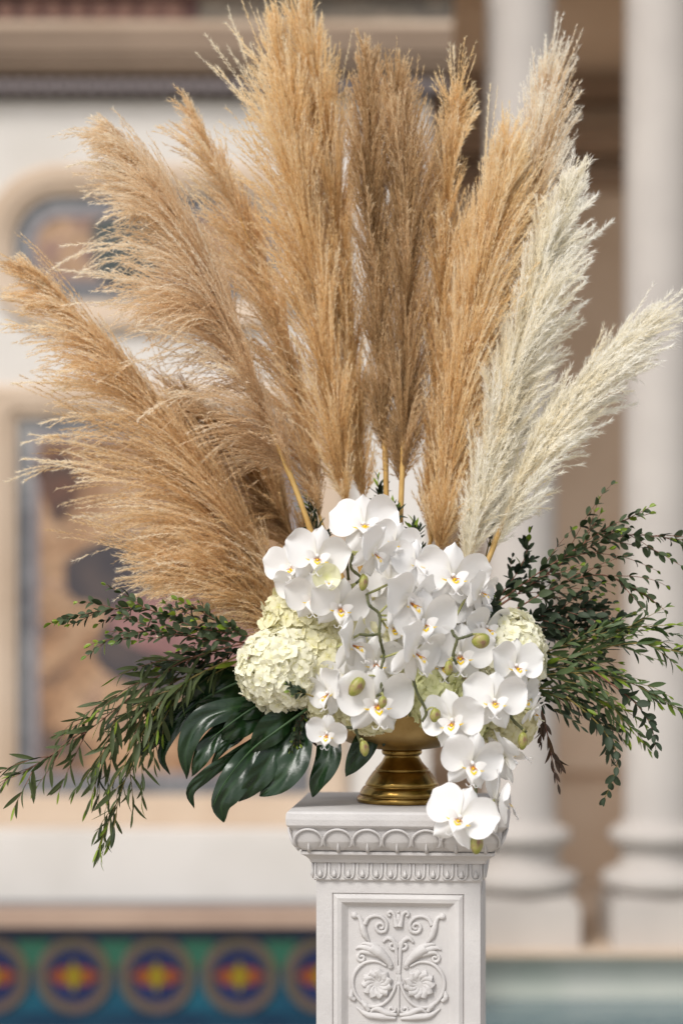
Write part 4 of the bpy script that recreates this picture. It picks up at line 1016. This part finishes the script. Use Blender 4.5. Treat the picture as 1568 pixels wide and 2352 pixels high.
def ocup(root, base, px, py, Y, width, sd):
    """half open flower: overlapping cupped petals"""
    mb = MB(); r = width*S*.5; c = P(px, py, Y) - base
    for k, a in enumerate((200, 320, 80, 140, 20)):
        g, tn = petal_grid(1.0, .62, 0, .1, .02, k, 0, 9, 9)
        gg = []
        for row in g:
            rr = []
            for x, y, z in row:
                th = x*1.45; rr.append(((math.sin(th))*.95, -.9*math.cos(th)*-1*.0 - (1 - math.cos(th))*.95 - .06*k*0, z*(1 - .2*x)))
            gg.append(rr)
        mb.grid([[tuple(c + Vector((p[0], p[1] + .5, p[2]))*r) for p in row] for row in rotg(gg, R(a))], 0, tn)
    o = link('half_open_flower', mb.mesh('half_open_flower', M['half_open'], True, True), root)
    m = Matrix.Translation(c + Vector((r*.15, -.012, -r*.35))) @ Matrix.Scale(r*1.1, 4); link('lip', LIPM, o, m)
def orchid(label, stems, flowers, buds, seed=0, cup=None):
    rng = random.Random(seed)
    base = P(*stems[0][0][0:2], stems[0][0][2] if len(stems[0][0]) > 2 else -.1)
    root = thing('orchid_spray', label, 'flower', base, OG)
    mb = MB(); allp = []
    for st in stems:
        c = spline(PP(st, -.16), max(14, 7*len(st))) - np.array(base); allp += [Vector(q) for q in c]
        mb.tube(c, [.0026*(1 + .25*(i % 7 == 0)) for i in range(len(c))], 7)
    link('stem', mb.mesh('stem', M['ostem'], True), root)
    pm = MB()
    for i, (px, py, Y, wd, yaw, pit, rol) in enumerate(flowers):
        p = P(px, py, Y) - base; r = wd*S*.58; yaw += rng.uniform(-8, 14); pit += rng.uniform(-8, 10); rol += rng.uniform(-10, 10)
        m = Matrix.Translation(p) @ Matrix.Rotation(R(yaw), 4, 'Z') @ Matrix.Rotation(R(pit), 4, 'X') @ Matrix.Rotation(R(rol), 4, 'Y') @ Matrix.Diagonal((r*rng.uniform(.96, 1.04), r, r*rng.uniform(.96, 1.05), 1))
        v = rng.randrange(4); f = link('flower', BACK[v], root, m)
        
        for sd_, pm_ in ((0, PET[v][0]), (1, PET[rng.randrange(4)][1])):
            link('petal', pm_, f, Matrix.Rotation(R(rng.uniform(-16, 16)), 4, 'X') @ Matrix.Rotation(R(rng.uniform(-14, 14)), 4, 'Z'))
        link('lip', LIPM, f, Matrix.Translation((0, .03, .02)) @ Matrix.Scale(1.3, 4))
        q = m @ Vector((0, .06, 0)); s = min(allp, key=lambda a: (a - q).length); bk = m @ Vector((0, .45, -.15))
        if (s - q).length < .16: pm.tube(spline([s, bk if (bk - s).length > .01 else (s + q)/2 + Vector((0, .01, 0)), q], 10), list(np.linspace(.0018, .0026, 10)), 6)
    for (px, py, Y, hw, hh, ang) in buds:
        p = P(px, py, Y) - base
        m = Matrix.Translation(p) @ Matrix.Rotation(R(ang), 4, 'Y') @ Matrix.Diagonal((hw*S/.85, hw*S/.85, hh*S*1.05, 1)); link('bud', BUD[0], root, m)
        q = m @ Vector((0, 0, .95)); s = min(allp, key=lambda a: (a - q).length)
        pm.tube(spline([s, (s + q)/2 + Vector((0, -.004, .004)), q], 8), [.0018]*8, 6)
    if pm.v: link('pedicel', pm.mesh('pedicel', M['ped'], True), root)
    if cup: ocup(root, base, *cup, seed)
    return root
# flowers: px, py, Y, width px, yaw (to the right), pitch (down), roll (clockwise)
orchid('topmost white orchid spray, with a half open greenish flower and dark zigzag stem', [[(800,1330,-.08),(795,1262),(808,1276),(806,1305),(828,1326),(817,1340)]],
       [(836,1208,-.10,150,8,-22,-6), (728,1278,-.17,136,-6,4,4), (672,1302,-.11,120,-28,2,-8), (857,1268,-.19,118,38,10,14), (720,1372,-.16,116,-14,6,0), (779,1390,-.175,124,12,14,8), (905,1250,-.12,110,20,-10,20), (690,1345,-.13,110,-20,10,0)],
       [(834,1339,-.19,12,17,10)], 1, (750,1325,-.20,66))
orchid('central white orchid spray with the long dark zigzag stem down its middle', [[(842,1365,-.18),(848,1390,-.19),(871,1412,-.19),(871,1458,-.20),(880,1500,-.18),(881,1512,-.19),(871,1553,-.20),(878,1588,-.205),(866,1598,-.205)], [(871,1456,-.2),(848,1459,-.19),(826,1457,-.18)]],
       [(936,1378,-.20,144,36,8,12), (970,1428,-.185,138,8,8,-4), (955,1300,-.13,128,18,-14,4), (803,1478,-.19,128,52,4,-14), (862,1520,-.165,122,4,8,0), (950,1496,-.215,140,40,12,16), (862,1612,-.20,158,2,10,0), (905,1440,-.14,130,0,0,20), (895,1335,-.12,120,10,-5,0), (1010,1400,-.13,130,10,-5,10)],
       [(818,1577,-.215,18,23,35), (878,1613,-.235,11,13,8)], 2)
orchid('upper right white orchid spray with two round buds on a forked stem', [[(1035,1440,-.16),(1041,1458,-.19),(1049,1468,-.20),(1040,1504,-.20),(1048,1526,-.20)], [(1049,1468,-.2),(1068,1463,-.2),(1085,1457,-.2)]],
       [(1038,1324,-.15,148,14,-4,8), (1100,1358,-.15,100,48,6,10), (1056,1502,-.16,144,6,4,0), (1015,1526,-.15,110,14,8,6), (1112,1440,-.12,116,26,0,10), (985,1330,-.10,120,0,0,0), (1082,1410,-.11,124,20,0,0)],
       [(1103,1471,-.215,20,19,80), (1029,1535,-.21,11,16,6)], 3)
orchid('white orchid spray over the right hydrangea, facing forward with a hanging bud', [[(1130,1560,-.14),(1172,1645,-.17),(1192,1668,-.18),(1208,1682,-.18)]],
       [(1134,1610,-.20,136,6,4,8), (1182,1530,-.15,118,20,4,14), (1222,1632,-.15,84,64,20,10), (1195,1600,-.12,100,30,10,0)],
       [(1199,1702,-.18,13,19,4)], 4)
orchid('trailing white orchid spray spilling lowest over the pedestal edge', [[(945,1545,-.18),(957,1590,-.19),(978,1634,-.19),(968,1658,-.19)], [(1050,1640,-.19),(1085,1780,-.20),(1092,1815,-.21),(1090,1870,-.22),(1096,1912,-.235)]],
       [(1040,1654,-.20,134,-22,4,-18), (1082,1752,-.225,136,10,6,14), (1160,1738,-.17,126,104,-14,40), (1056,1878,-.25,144,-6,0,12), (1140,1838,-.20,140,108,4,-20)],
       [(998,1643,-.20,14,15,10), (1093,1938,-.25,17,22,0)], 5)
orchid('lowest left white orchid spray, small flower above a single green bud', [[(800,1600,-.14),(815,1650,-.17),(818,1680,-.18),(828,1706,-.18)], [(818,1672,-.18),(800,1671,-.18),(786,1669,-.18)]],
       [(757,1590,-.17,116,-50,6,-20), (752,1682,-.19,88,-24,16,6), (790,1560,-.14,110,-10,0,0)],
       [(836,1719,-.185,12,17,-8)], 6)
